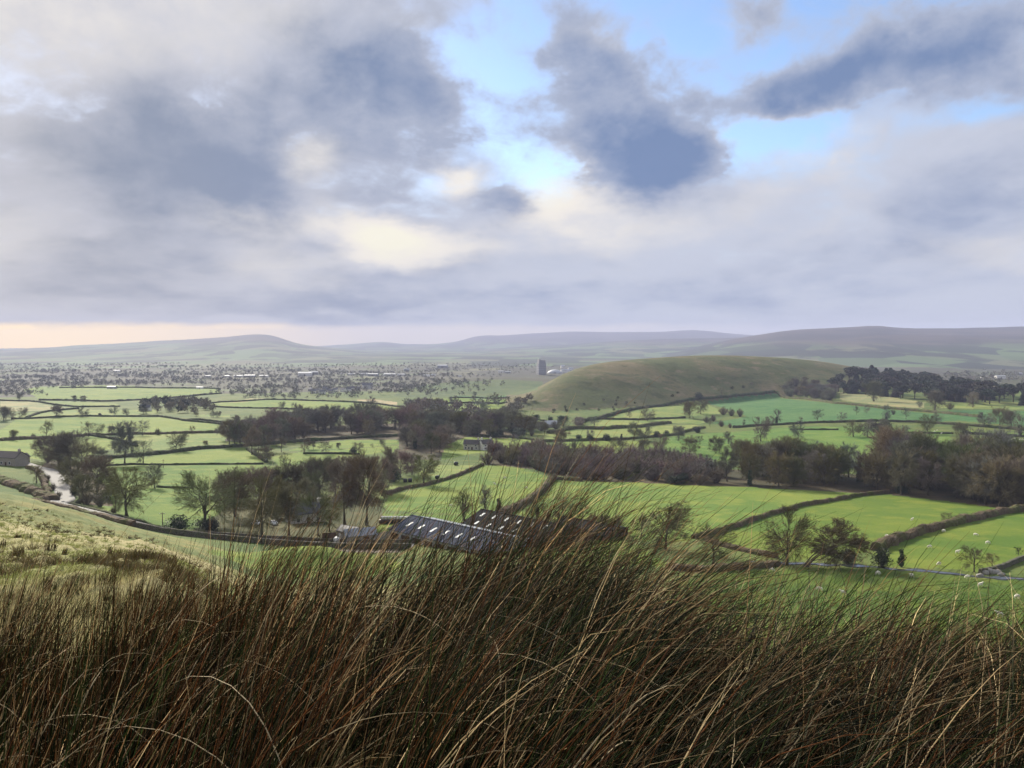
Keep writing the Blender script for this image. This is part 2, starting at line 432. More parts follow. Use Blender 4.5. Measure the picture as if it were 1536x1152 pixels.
def ridge(pts):
    """(px, py, forward distance) of a skyline -> arrays u, y, z"""
    o = []
    for px, py, y in pts:
        d = pix_dir(px, py); o.append((d[0] / d[1], y, EYE + d[2] / d[1] * y))
    return np.array(sorted(o)).T
HILLS = [
    # round limestone hill: skyline, front foot (px, distance), back width
    (ridge([(720, 626, 980), (760, 613, 1010), (790, 597, 1050), (820, 576, 1100), (850, 559, 1150), (880, 548, 1220), (910, 543, 1260), (940, 540, 1300), (1040, 533, 1400), (1100, 533, 1420), (1180, 537, 1450), (1240, 543, 1480), (1290, 553, 1500), (1350, 566, 1520), (1450, 585, 1540), (1536, 597, 1560), (1750, 606, 1600)]),
     [(720, 930), (800, 930), (900, 940), (1000, 1050), (1090, 1140), (1240, 1230), (1536, 1250), (1750, 1250)], 520, 1.15),
    # low green drumlin in the valley
    (ridge([(560, 596, 1650), (590, 587, 1680), (640, 575, 1720), (700, 569, 1750), (760, 567, 1780), (830, 570, 1800), (900, 582, 1800), (960, 596, 1800)]),
     [(560, 1400), (760, 1380), (960, 1400)], 420, 1.2),
    # long fell on the left
    (ridge([(-400, 530, 8200), (-150, 528, 8200), (0, 525, 8200), (22, 524, 8200), (60, 521, 8200), (72, 522, 8200), (110, 518, 8200), (135, 517, 8200), (180, 515, 8100), (240, 511, 8000), (285, 509, 8000), (330, 506, 8000), (350, 504, 8000), (375, 501.5, 8000), (400, 501, 8000), (412, 503, 8000), (425, 508, 8000), (440, 514, 8000), (460, 518, 8100), (520, 524, 8200), (620, 532, 8200), (720, 540, 8200)]),
     [(-400, 4600), (300, 4600), (720, 5200)], 1600, 1.0),
    # moorland skyline far behind
    (ridge([(380, 526, 13300), (460, 520, 13300), (530, 516, 13300), (560, 513, 13300), (580, 512, 13300), (600, 516, 13300), (650, 516.5, 13300), (690, 512, 13300), (705, 506, 13300), (722, 502.5, 13300), (750, 503.5, 13300), (790, 500.5, 13300), (860, 497, 13300), (910, 498, 13300), (1000, 497, 13300), (1035, 494.5, 13300), (1060, 496, 13300), (1100, 500, 13300), (1150, 505, 13300), (1250, 515, 13300), (1400, 525, 13500)]),
     [(380, 9500), (1400, 9500)], 1500, 1.0),
    # lower step in front of it
    (ridge([(500, 540, 9500), (600, 531, 9500), (700, 526, 9500), (780, 520, 9500), (850, 517, 9400), (930, 511, 9300), (1000, 508, 9200), (1060, 507, 9000), (1130, 506, 8800), (1250, 512, 8600), (1400, 525, 8600)]),
     [(500, 6200), (800, 5600), (1400, 5000)], 1700, 1.1),
    # fell on the right
    (ridge([(1000, 530, 6800), (1060, 517, 6800), (1100, 508, 6700), (1140, 502, 6600), (1170, 497, 6500), (1200, 494, 6500), (1240, 492, 6500), (1280, 490.5, 6500), (1300, 488.5, 6500), (1325, 488.5, 6500), (1340, 491.5, 6500), (1400, 492.5, 6500), (1470, 491.5, 6500), (1536, 489.5, 6500), (1800, 487, 6500)]),
     [(1000, 3800), (1300, 3000), (1800, 2800)], 2000, 0.95),
]
def smooth_ridge(r, k):
    ug = np.linspace(r[0][0], r[0][-1], 500)
    out = [ug]
    for row in r[1:]:
        v = np.interp(ug, r[0], row); n = int(3 * k); w = np.exp(-.5 * (np.arange(-n, n + 1) / k) ** 2); w /= w.sum()
        out.append(np.convolve(np.concatenate([2 * v[0] - v[n:0:-1], v, 2 * v[-1] - v[-2:-n - 2:-1]]), w, mode='valid'))
    return np.array(out)
HILLS = [(smooth_ridge(r, 9 if i_ == 0 else 5), np.array(sorted(((px - 768) / F, y) for px, y in f)).T, bw, pw) for i_, (r, f, bw, pw) in enumerate(HILLS)]
HILLS = [(r, smooth_ridge(f, 40), bw, pw) for r, f, bw, pw in HILLS]
def H(x, y, only0=False):
    """terrain height (world z) at ground position x, y"""
    x = np.asarray(x, float); y = np.asarray(y, float)
    az = np.arctan2(x, y); r = np.hypot(x, y)
    azc = np.clip(az, -0.68, 0.68); u = np.tan(azc); yy = r * np.cos(azc)
    drop = tab(u, yy)
    back = 1.0 - 1.5 * sstep(np.abs(az), 0.9, math.pi)
    drop = np.where(r < 0.3, 1.6, 1.6 + (drop - 1.6) * back)
    z = EYE - drop
    # grassy mound by the road
    mx, my = (455 - 768) / F * 196, 196.0
    z = z + 5.0 * np.exp(-(((x - mx) / 13) ** 2 + ((y - my) / 12) ** 2) ** 1.2)
    # relief
    far = sstep(yy, 240, 900)
    z = z + fbmn(x / 160, y / 160, 3) * (0.25 + 1.6 * far) * sstep(yy, 120, 300)
    nearw = sstep(yy, 9, 26) * (1 - sstep(yy, 150, 240))
    tus = fbmn(x / 2.1, y / 2.1, 3)
    z = z + nearw * (np.maximum(tus, -0.2) * 0.45 + fbmn(x / 11, y / 11, 3) * 0.55)
    z = z + (1 - sstep(yy, 4, 12)) * fbmn(x / 0.9 + 5, y / 0.9, 2) * 0.05
    for k, ((ru, ry, rz), (fu, fy), bw, pw) in enumerate(HILLS):
        if only0 and k: break
        yr = np.interp(u, ru, ry); zr = np.interp(u, ru, rz); yb = np.interp(u, fu, fy)
        ins = (u > ru[0]) & (u < ru[-1])
        t = np.clip((yy - yb) / (yr - yb), 0, 1); up = np.sin(t * math.pi / 2) ** pw
        if k: up = up * 0.35 + 0.65 * t ** 1.25
        dn = 1 - sstep(yy, yr, yr + bw)
        s = np.where(yy <= yr, up, dn)
        rise = np.maximum(zr - z, 0) * s * ins
        ruf = (fbmn(x / (70 if k < 2 else 700) + k * 7, y / (70 if k < 2 else 700), 4)) * np.minimum(rise * 0.07, 2.2 if k < 2 else 14) * (1 - np.exp(-((yy - yr) / (bw * .25)) ** 2))
        z = z + rise + ruf
        if only0: return rise
    return z

_YM = np.exp(np.linspace(math.log(9.0), math.log(14800), 620))
def ground(px, py, ymin=9.0):
    """first ground point seen along the ray of a photograph pixel"""
    d = pix_dir(px, py); ym = _YM[_YM >= ymin]
    xs = d[0] / d[1] * ym; zr = EYE + d[2] / d[1] * ym
    below = zr - H(xs, ym) < 0
    if not below.any(): i = len(ym) - 1
    else: i = int(np.argmax(below))
    y = ym[i]
    if i > 0:                                            # refine inside the crossing interval
        m = np.linspace(ym[i - 1], ym[i], 24); g_ = EYE + d[2] / d[1] * m - H(d[0] / d[1] * m, m); k = int(np.argmax(g_ < 0)) if (g_ < 0).any() else 23
        y = m[k] if k == 0 else m[k - 1] + (m[k] - m[k - 1]) * g_[k - 1] / (g_[k - 1] - g_[k] + 1e-9)
    return np.array([d[0] / d[1] * y, y, float(H(d[0] / d[1] * y, y))])
def gpt(x, y): return np.array([x, y, float(H(x, y))])

# ============================================================ fields: outlines given as pixels of the photograph, dropped on the ground
# (outline, sward colour, with cloud and hill shade put into the darker greens)
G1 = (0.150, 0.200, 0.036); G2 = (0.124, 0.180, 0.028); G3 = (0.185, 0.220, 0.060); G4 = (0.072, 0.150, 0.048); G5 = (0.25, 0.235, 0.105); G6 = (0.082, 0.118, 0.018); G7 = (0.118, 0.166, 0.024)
FIELDS = [
    ([(35, 585), (60, 580), (140, 578), (230, 581), (330, 582), (332, 590), (240, 598), (150, 602), (60, 600)], G1, 'far green pasture in front of the hazy plain'),
    ([(0, 601), (40, 602), (85, 610), (118, 614), (75, 617), (0, 616)], G5, 'tan stubble field beside bare hedgerow trees'),
    ([(45, 602), (180, 606), (170, 610), (120, 611), (80, 607)], G3, 'narrow pale strip field'),
    ([(25, 620), (75, 617), (118, 614), (235, 615), (238, 620), (130, 624), (40, 627), (18, 630)], G3, 'pale field behind scattered hedgerow trees'),
    ([(0, 645), (22, 630), (130, 625), (240, 626), (278, 632), (335, 637), (335, 648), (230, 651), (135, 653), (60, 658), (0, 661)], G1, 'wide green field behind the road trees'),
    ([(0, 662), (60, 658), (135, 654), (160, 657), (170, 660), (200, 664), (160, 675), (60, 690), (0, 680)], G1, 'green field behind the stone cottage'),
    ([(165, 656), (230, 652), (335, 650), (390, 655), (380, 664), (340, 669), (260, 676), (165, 684), (205, 668)], G3, 'green field with a spreading bare tree'),
    ([(155, 690), (250, 682), (300, 675), (365, 672), (372, 676), (398, 693), (390, 696), (290, 696), (155, 698)], G1, 'bright green field below the dark hedge'),
    ([(155, 699), (290, 698), (395, 697), (420, 702), (430, 720), (380, 742), (340, 760), (300, 790), (232, 797), (190, 780), (120, 745)], G2, 'green roadside meadow'),
    ([(298, 609), (330, 604), (400, 600), (480, 602), (560, 606), (605, 612), (607, 617), (560, 622), (500, 620), (420, 614), (330, 611)], G1, 'long green field beyond the brown wood'),
    ([(330, 606), (375, 597), (470, 600), (400, 599), (310, 607)], G5, 'pale strip'),
    ([(533, 600), (560, 599), (596, 603), (596, 608), (560, 605)], (0.34, 0.27, 0.15), 'tan ploughed field'),
    ([(605, 617), (630, 615), (665, 622), (660, 626), (625, 622)], G3, 'pale field among trees'),
    ([(620, 600), (700, 597), (760, 598), (760, 604), (690, 605), (640, 606)], G2, 'green strip under the drumlin'),
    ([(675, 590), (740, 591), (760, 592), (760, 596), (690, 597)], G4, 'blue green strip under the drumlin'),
    ([(672, 608), (755, 605), (758, 612), (738, 621), (700, 621), (680, 615)], G1, 'small green field below the drumlin'),
    ([(728, 627), (760, 624), (800, 628), (792, 635), (770, 644), (735, 640)], G2, 'little green field at the foot of the round hill'),
    ([(590, 594), (620, 582), (650, 575), (700, 571.5), (760, 569.5), (815, 571.5), (806, 585), (765, 592), (700, 594), (640, 597)], (0.080, 0.110, 0.038), 'dull green slopes of the low drumlin'),
    ([(240, 630), (290, 629), (335, 632), (338, 635), (280, 631)], G3, 'thin pale field'),
    ([(290, 622), (345, 622), (345, 626), (300, 625)], G3, 'thin strip'),
    ([(400, 660), (455, 657), (458, 662), (420, 668), (395, 668)], G3, 'sliver of pasture by the wood edge'),
    ([(430, 676), (470, 666), (520, 660), (600, 657), (600, 666), (560, 670), (470, 676)], G1, 'light green strip in front of the wood'),
    ([(405, 686), (450, 678), (560, 671), (598, 668), (590, 678), (540, 683), (480, 690), (420, 700)], G1, 'green strip with low twisted trees'),
    ([(560, 740), (600, 722), (650, 698), (712, 697), (690, 712), (640, 727), (585, 740)], G3, 'yellow green field with black bales'),
    ([(575, 760), (585, 743), (640, 730), (692, 714), (725, 699), (755, 698), (790, 704), (828, 717), (812, 735), (790, 752), (757, 768), (700, 772), (580, 766)], G1, 'open green meadow behind the barns'),
    ([(560, 770), (700, 773), (757, 772), (830, 790), (960, 818), (1010, 850), (900, 850), (700, 820), (560, 800)], G2, 'grass round the farmyard'),
    ([(832, 718), (870, 722), (960, 724), (1080, 727), (1200, 733), (1330, 739), (1280, 744), (1195, 759), (1130, 780), (1080, 798), (1030, 812), (960, 812), (880, 785), (800, 775), (768, 770), (795, 753), (815, 737)], G1, 'broad green meadow in front of the purple brown thicket'),
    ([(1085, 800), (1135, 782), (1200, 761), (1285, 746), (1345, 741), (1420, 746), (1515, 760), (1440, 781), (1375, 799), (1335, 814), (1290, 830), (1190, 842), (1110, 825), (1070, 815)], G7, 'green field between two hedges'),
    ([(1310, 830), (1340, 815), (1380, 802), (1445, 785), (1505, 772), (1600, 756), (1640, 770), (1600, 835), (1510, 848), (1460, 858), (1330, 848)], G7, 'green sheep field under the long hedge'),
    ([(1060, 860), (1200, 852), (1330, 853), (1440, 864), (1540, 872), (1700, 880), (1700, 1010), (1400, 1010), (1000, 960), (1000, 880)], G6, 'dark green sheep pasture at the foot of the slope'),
    ([(655, 668), (690, 657), (730, 653), (790, 655), (800, 662), (780, 672), (740, 675), (700, 682), (665, 690)], G1, 'green paddock round the farmhouse'),
    ([(800, 676), (830, 664), (900, 661), (960, 662), (950, 676), (900, 684), (850, 680)], G1, 'green field behind the thicket'),
    ([(955, 676), (1010, 655), (1060, 650), (1180, 641), (1255, 640), (1380, 645), (1430, 648), (1425, 656), (1440, 668), (1536, 672), (1640, 676), (1640, 700), (1420, 690), (1200, 682), (1100, 690), (1000, 690)], (0.115, 0.185, 0.036), 'long green field with a row of bare trees'),
    ([(1440, 655), (1536, 659), (1640, 660), (1640, 674), (1450, 668)], (0.12, 0.19, 0.05), 'pasture with a flock of sheep'),
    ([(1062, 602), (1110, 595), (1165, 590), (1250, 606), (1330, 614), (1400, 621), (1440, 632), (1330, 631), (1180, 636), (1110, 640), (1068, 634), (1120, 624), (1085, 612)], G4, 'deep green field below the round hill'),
    ([(905, 627), (960, 614), (1030, 602), (1058, 602), (1078, 614), (1082, 620), (1030, 625), (960, 629)], G3, 'pale yellow green field at the hill foot'),
    ([(870, 641), (905, 630), (960, 631), (1030, 628), (1060, 632), (1050, 636), (1010, 634), (960, 640), (900, 643)], G3, 'pale field between two hedges'),
    ([(815, 655), (840, 646), (900, 645), (960, 642), (1040, 637), (1052, 640), (1010, 651), (930, 659), (830, 662)], G3, 'pale sloping field with evergreen bushes'),
    ([(1258, 588), (1320, 594), (1388, 604), (1384, 613), (1320, 608), (1262, 601)], G5, 'pale field under the conifer wood'),
    ([(1400, 604), (1470, 601), (1536, 603), (1640, 606), (1640, 616), (1470, 613), (1405, 612)], G3, 'pale field beside the conifers'),
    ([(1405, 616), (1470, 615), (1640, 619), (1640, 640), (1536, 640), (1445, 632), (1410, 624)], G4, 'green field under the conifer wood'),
    ([(1440, 645), (1536, 650), (1640, 652), (1640, 657), (1536, 656), (1440, 650)], G2, 'narrow pasture'),
]
LIT = (0.088, 0.070, 0.040)
FLOORS = [
    ([(255, 803), (300, 790), (330, 770), (345, 752), (420, 745), (520, 742), (570, 750), (575, 775), (560, 800), (500, 812), (400, 808), (320, 806)], (0.085, 0.082, 0.032), 'olive brown ground under the farm trees'),
    ([(478, 818), (500, 803), (585, 797), (610, 812), (600, 835), (490, 832)], (0.17, 0.15, 0.115), 'bare muddy ground of the farmyard'),
    ([(722, 698), (745, 684), (800, 683), (900, 690), (1000, 695), (1080, 704), (1200, 706), (1330, 715), (1400, 712), (1600, 722), (1620, 772), (1530, 766), (1440, 754), (1335, 742), (1200, 735), (1085, 729), (1040, 728), (960, 724), (870, 721), (800, 704), (750, 698)], LIT, 'brown leaf litter floor of the thicket and wood belt'),
    ([(335, 661), (355, 650), (450, 640), (560, 636), (640, 634), (700, 640), (790, 650), (760, 658), (700, 655), (668, 668), (660, 690), (595, 690), (600, 660), (520, 660), (450, 663), (400, 668)], LIT, 'brown leaf litter floor of the middle wood'),
    ([(60, 700), (75, 690), (120, 695), (160, 730), (170, 760), (130, 757), (105, 735), (85, 708)], LIT, 'brown ground under the lane trees'),
]
def inpoly(x, y, poly):
    c = np.zeros(x.shape, bool); n = len(poly); j = n - 1
    for i in range(n):
        xi, yi = poly[i]; xj, yj = poly[j]
        m = ((yi > y) != (yj > y)) & (x < (xj - xi) * (y - yi) / (yj - yi + 1e-12) + xi)
        c ^= m; j = i
    return c
FG = [[tuple(ground(px, py, 60 if 'slope' in f[2] else 120)[:2]) for px, py in f[0]] for f in FIELDS]

# ============================================================ the ground as one fan-shaped sheet, cut along the field edges
R = np.concatenate([np.exp(np.linspace(math.log(.35), math.log(8), 44))[:-1], np.exp(np.linspace(math.log(8), math.log(140), 125))[:-1],
                    np.exp(np.linspace(math.log(140), math.log(1700), 300))[:-1], np.exp(np.linspace(math.log(1700), math.log(14900), 100))])
A = np.concatenate([np.linspace(-math.pi, -0.8, 24)[:-1], np.linspace(-0.8, -0.62, 20)[:-1], np.linspace(-0.62, 0.62, 620)[:-1], np.linspace(0.62, 0.8, 20)[:-1], np.linspace(0.8, math.pi, 24)])
AA, RR = np.meshgrid(A, R, indexing='ij')
GX = RR * np.sin(AA); GY = RR * np.cos(AA); GZ = H(GX, GY)
nA, nR = AA.shape
VT = np.stack([GX, GY, GZ], -1).reshape(-1, 3)
ii, jj = np.meshgrid(np.arange(nA - 1), np.arange(nR - 1), indexing='ij')
q0 = (ii * nR + jj).ravel()
QUADS = np.stack([q0, q0 + nR, q0 + nR + 1, q0 + 1], 1)[:, ::-1]
cx = VT[QUADS, 0].mean(1); cyy = VT[QUADS, 1].mean(1); cr = np.hypot(cx, cyy); cu = np.where(cyy > 1, cx / np.maximum(cyy, 1), 9)
reg = np.full(len(QUADS), -1)                         # -1 hillside
reg[cr > 175] = -2                                    # valley floor
hill_r, hill_f = HILLS[0][0], HILLS[0][1]
ftr = np.interp(cu, hill_f[0], hill_f[1])
reg[(H(cx, cyy, True) > 1.2) & (cyy > 100)] = -3
reg[cr > 1500] = np.where(reg[cr > 1500] == -3, -3, -4)
reg[cr > 3400] = -5
lft = (cyy < 330) & (cu < (330 - 768) / F) & (cyy > 1)
lim = np.interp(cu, [(-200 - 768) / F, (0 - 768) / F, (120 - 768) / F, (230 - 768) / F, (330 - 768) / F], [270, 262, 240, 222, 205])
reg[lft & (cyy < lim)] = -1
reg[lft & (cyy < lim) & (cyy + 9 * fbmn(cx / 14, cyy / 14, 3) > np.interp(cu, [(0 - 768) / F, (150 - 768) / F, (330 - 768) / F], [100, 118, 140]))] = -7
reg[cr < 6.6] = -8
for k, poly in enumerate(FG):
    m = inpoly(cx, cyy, poly)
    if FIELDS[k][2].startswith('green roadside'): m &= (reg > -7) & (reg != -1)
    reg[m] = k
for k, (pl, col, lab) in enumerate(FLOORS): reg[inpoly(cx, cyy, [tuple(ground(px, py, 215)[:2]) for px, py in pl]) & (reg > -7) & (reg != -1)] = 100 + k
_mx, _my = (455 - 768) / F * 196, 196.0
reg[((cx - _mx) / 24) ** 2 + ((cyy - _my) / 20) ** 2 < 1] = -6
def sub_mesh(name, mask, mat):
    q = QUADS[mask]; used, inv = np.unique(q, return_inverse=True)
    return mk_mesh(name, VT[used], [inv.reshape(q.shape)], True, mat)
plain('dark_ground', (0.030, 0.024, 0.014), .95, .1, .4, 3.0, .5)  # darker than the hillside, seen between the stems
for code, nm, mt, col, lab in ((-7, 'slope_pasture', 'pasture', (0.185, 0.180, 0.058), 'olive green grazed slope with sheep above the lane'), (-8, 'rush_ground', 'dark_ground', None, 'dark ground under the rushes'), (-1, 'hillside', 'rough_grass', None, 'rough tussocky hillside grass'), (-2, 'valley_floor', 'pasture', (0.105, 0.135, 0.036), 'green valley floor between the fields'),
                               (-3, 'hill', 'hill_grass', None, 'round olive brown grassy hill'), (-4, 'plain', 'far_plain', None, 'hazy far valley plain'), (-6, 'grass_mound', 'pasture', (0.150, 0.190, 0.030), 'low green grassy mound beside the lane'), (-5, 'fells', 'fell', None, 'far hazy blue fells')):
    o = add_obj(nm, sub_mesh(nm, reg == code, MATS[mt]), color=col); tag(o, lab, kind='structure')
for k, (pl, col, lab) in enumerate(FLOORS):
    tag(add_obj('farmyard' if 'farmyard' in lab else 'woodland_floor', sub_mesh('woodland_floor', reg == 100 + k, MATS['pasture']), color=col), lab, kind='structure')
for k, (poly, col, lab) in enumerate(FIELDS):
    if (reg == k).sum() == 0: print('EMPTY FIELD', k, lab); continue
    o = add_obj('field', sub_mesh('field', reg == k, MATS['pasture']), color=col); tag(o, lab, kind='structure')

# ============================================================ haze: one closed box of thin air round everything
hz = bpy.data.materials.new('haze_air'); hz.use_nodes = True
hz.node_tree.nodes.clear()
pv = hz.node_tree.nodes.new('ShaderNodeVolumePrincipled'); ho = hz.node_tree.nodes.new('ShaderNodeOutputMaterial')
pv.inputs['Color'].default_value = (0.54, 0.60, 0.86, 1)
pv.inputs['Density'].default_value = 0.000092
pv.inputs['Anisotropy'].default_value = 0.0
hz.node_tree.links.new(pv.outputs[0], ho.inputs['Volume'])
hb = MB().box(-15000, 15000, -15000, 15000, float(GZ.min()) - 4, float(GZ.max()) + 25)
tag(hb.build('haze', hz), 'thin pale haze over the valley', kind='stuff')
# ============================================================ vegetation materials
def _bark(N, bs):
    n = N.noise(coord(N), 14, 5, .6)
    c = N.mix(n, (0.045, 0.036, 0.026), (0.125, 0.108, 0.078))
    N.put(bs.inputs['Base Color'], N.mix(N.ss(N.noise(coord(N), 4, 3, .5), .5, .7) * 0.6, c, (0.075, 0.085, 0.035)))
mat_new('bark', _bark, 0.9, 0.15)
def _twig(N, bs):
    n = N.noise(coord(N), 5, 3, .6)
    N.put(bs.inputs['Base Color'], N.scale(ocol(N), (n * 0.9 + 0.55) * (orand(N) * 0.4 + 0.8)))
mat_new('twigs', _twig, 0.85, 0.1)
def _leaf(N, bs):
    n = N.noise(coord(N), 7, 3, .6)
    N.put(bs.inputs['Base Color'], N.scale(ocol(N), (n * 1.1 + 0.45) * (orand(N) * 0.4 + 0.8)))
mat_new('leaves', _leaf, 0.6, 0.3)

# ============================================================ tree generator (unit height, scaled per tree)
def tubes(paths, radii, sides=4):
    """paths (n,k,3), radii (n,k) -> verts, quads"""
    n, k, _ = paths.shape
    t = np.gradient(paths, axis=1); t /= np.linalg.norm(t, axis=2, keepdims=True) + 1e-9
    ref = np.array([0.31, 0.87, 0.38]); ref /= np.linalg.norm(ref)
    a = np.cross(t, ref); a /= np.linalg.norm(a, axis=2, keepdims=True) + 1e-9
    b_ = np.cross(t, a)
    an = np.arange(sides) * 2 * math.pi / sides
    V = paths[:, :, None, :] + radii[:, :, None, None] * (np.cos(an)[None, None, :, None] * a[:, :, None, :] + np.sin(an)[None, None, :, None] * b_[:, :, None, :])
    base = (np.arange(n) * k * sides)[:, None, None] + (np.arange(k - 1) * sides)[None, :, None]
    i = np.arange(sides)[None, None, :]; j = (np.arange(sides) + 1)[None, None, :] % sides
    Q = np.stack([base + i, base + j, base + j + sides, base + i + sides], -1).reshape(-1, 4)
    return V.reshape(-1, 3), Q
def bez(p0, p1, p2, k):
    t = np.linspace(0, 1, k)[None, :, None]
    return (1 - t) ** 2 * p0[:, None] + 2 * t * (1 - t) * p1[:, None] + t ** 2 * p2[:, None]
def ribbons(p, d, L, w, rg, bend=0.35):
    """thin two-quad twigs from points p along d"""
    n = len(p); d = d / (np.linalg.norm(d, axis=1, keepdims=True) + 1e-9)
    s = np.cross(d, rg.normal(size=(n, 3))); s /= np.linalg.norm(s, axis=1, keepdims=True) + 1e-9
    nn = rg.normal(size=(n, 3)) * bend
    L = np.broadcast_to(L, (n,))[:, None]; w = np.broadcast_to(w, (n,))[:, None]
    m = p + d * L * .5 + nn * L * .22; e = p + d * L + nn * L * .05 + nn * L * .3
    V = np.stack([p - s * w / 2, p + s * w / 2, m - s * w * .42, m + s * w * .42, e], 1).reshape(-1, 3)
    b_ = (np.arange(n) * 5)[:, None]
    return V, b_ + np.array([[0, 1, 3, 2]]), b_ + np.array([[2, 3, 4]])
class Acc:
    def __init__(s): s.v = []; s.q = []; s.t = []; s.n = 0
    def add(s, V, Q=None, T=None):
        if Q is not None and len(Q): s.q.append(Q + s.n)
        if T is not None and len(T): s.t.append(T + s.n)
        s.v.append(V); s.n += len(V)
    def mesh(s, name, mat, smooth=True, colors=None):
        return mk_mesh(name, np.concatenate(s.v), [np.concatenate(a) for a in (s.q, s.t) if a], smooth, mat, colors)

def bare_tree(seed, clear=.22, wid=.42, bot=.2, top=1.0, flat=1.0, nl=9, n2=8, n3=7, ntw=7, tr=.022, lean=(0, 0), tww=.0042, twl=.075, upr=.5, multi=1, ivy=0):
    """deciduous tree in winter: trunk and limbs reach targets spread through a domed, lumpy crown envelope"""
    rg = np.random.default_rng(seed)
    cz = (bot + top) / 2; hz_ = (top - bot) / 2
    def env(n, lo, hi):
        v = rg.normal(size=(n, 3)); v /= np.linalg.norm(v, axis=1, keepdims=True)
        v[:, 2] = np.where(v[:, 2] < -.5, -v[:, 2], v[:, 2])
        r = rg.uniform(lo, hi, n)[:, None]
        lump = 1 + .22 * np.sin(v[:, :1] * 5 + seed) * np.cos(v[:, 1:2] * 4 + seed * 2) + .12 * np.sin(v[:, 2:3] * 9 + seed)
        p = v * r * lump * np.array([wid, wid, hz_]); p[:, 2] += cz
        return p
    L = np.array([lean[0], lean[1], 0])
    tw, cr = Acc(), Acc()
    forks = []
    for m in range(multi):
        off = np.array([rg.normal() * .03, rg.normal() * .03, 0]) if multi > 1 else np.zeros(3)
        tp = np.array([rg.normal() * .02, rg.normal() * .02, 0]) + L * .75 + np.array([0, 0, bot + (top - bot) * .55]) + (off * 6 if multi > 1 else 0)
        path = bez(off[None], (off + np.array([0, 0, tp[2] * .55]) + L * .15 + rg.normal(size=3) * [.015, .015, 0])[None], tp[None], 9)
        tt = np.linspace(0, 1, 9)
        rad = tr * (1.0 - .72 * tt) / math.sqrt(multi); rad[0] *= 1.7; rad[1] *= 1.12
        V, Q = tubes(path, rad[None], 7); tw.add(V, Q); forks.append((path[0], rad))
    tgt = env(nl, .45, .72) + L * .8
    o1 = np.argsort(tgt[:, 2]); tgt = tgt[o1]
    st = []; sr = []
    for i in range(nl):
        path, rad = forks[i % multi]
        f = min(8, max(0, (clear + (i / nl) * (1 - clear) * .8) * 8)) if multi == 1 else rg.uniform(1.5, 7)
        j = int(f); fr = f - j; j2 = min(j + 1, 8)
        st.append(path[j] * (1 - fr) + path[j2] * fr); sr.append((rad[j] * (1 - fr) + rad[j2] * fr) * .62)
    st = np.array(st); sr = np.array(sr)
    def grow(st, sr, tgt, k, sides, wob, upw):
        mid = st * .45 + tgt * .55; ln = np.linalg.norm(tgt - st, axis=1, keepdims=True)
        mid = mid + rg.normal(size=mid.shape) * ln * wob + np.array([0, 0, upw]) * ln
        P = bez(st, mid, tgt, k)
        P[:, 1:-1] += rg.normal(size=P[:, 1:-1].shape) * ln[:, None] * .022
        rad = sr[:, None] * np.linspace(1, .35, k)[None]
        V, Q = tubes(P, rad, sides); return P, rad, V, Q
    P1, r1, V, Q = grow(st, sr, tgt, 7, 5, .07, -.06 if upr > .3 else .1); tw.add(V, Q)
    # second order
    def children(P, rad, n, spread, lo, dz):
        nb, k, _ = P.shape
        f = rg.uniform(lo, 1, (nb, n)) * (k - 1); j = np.minimum(f.astype(int), k - 2); fr = (f - j)[..., None]
        bi = np.arange(nb)[:, None]
        s = P[bi, j] * (1 - fr) + P[bi, j + 1] * fr
        r = (rad[bi, j] * (1 - fr[..., 0]) + rad[bi, j + 1] * fr[..., 0]) * .6
        d = P[bi, j + 1] - P[bi, j]; d /= np.linalg.norm(d, axis=2, keepdims=True) + 1e-9
        v = rg.normal(size=s.shape); v /= np.linalg.norm(v, axis=2, keepdims=True)
        out = s - np.array([0, 0, cz]) - L * .6; out /= np.linalg.norm(out, axis=2, keepdims=True) + 1e-9
        dd = d * .5 + v * .75 + out * .55 + np.array([0, 0, dz]); dd /= np.linalg.norm(dd, axis=2, keepdims=True)
        t = s + dd * spread * rg.uniform(.55, 1.15, s.shape[:2])[..., None]
        return s.reshape(-1, 3), r.reshape(-1), t.reshape(-1, 3)
    s2, rr2, t2 = children(P1, r1, n2, wid * .62, .2, upr * .3)
    P2, r2, V, Q = grow(s2, np.maximum(rr2, .0022), t2, 5, 4, .1, 0.0); cr.add(V, Q)
    s3, rr3, t3 = children(P2, r2, n3, wid * .38, .15, upr * .3)
    t3[:, 2] = np.minimum(t3[:, 2], top * 1.02)
    P3, r3, V, Q = grow(s3, np.maximum(rr3, .0014), t3, 4, 3, .1, 0.0); cr.add(V, Q)
    s4, rr4, t4 = children(P3, r3, ntw, twl, .15, upr * .35)
    dd = t4 - s4
    V, Q, T = ribbons(s4, dd, np.linalg.norm(dd, axis=1), tww * rg.uniform(.6, 1.2, len(s4)), rg); cr.add(V, Q, T)
    iv = None
    if ivy:
        iv = Acc(); path, rad = forks[0]
        n = 700; f = rg.uniform(.3, 7.4 * ivy, n); j = f.astype(int); fr = (f - j)[:, None]
        c = path[j] * (1 - fr) + path[np.minimum(j + 1, 8)] * fr
        v = rg.normal(size=(n, 3)); v[:, 2] *= .5; v /= np.linalg.norm(v, axis=1, keepdims=True)
        p = c + v * rg.uniform(.02, .075, n)[:, None]
        V, Q, T = ribbons(p, rg.normal(size=(n, 3)), .045, .035, rg); iv.add(V, Q, T)
    return tw.mesh('trunk', MATS['bark']), cr.mesh('crown', MATS['twigs'], False), (iv.mesh('ivy', MATS['leaves'], False) if iv else None)

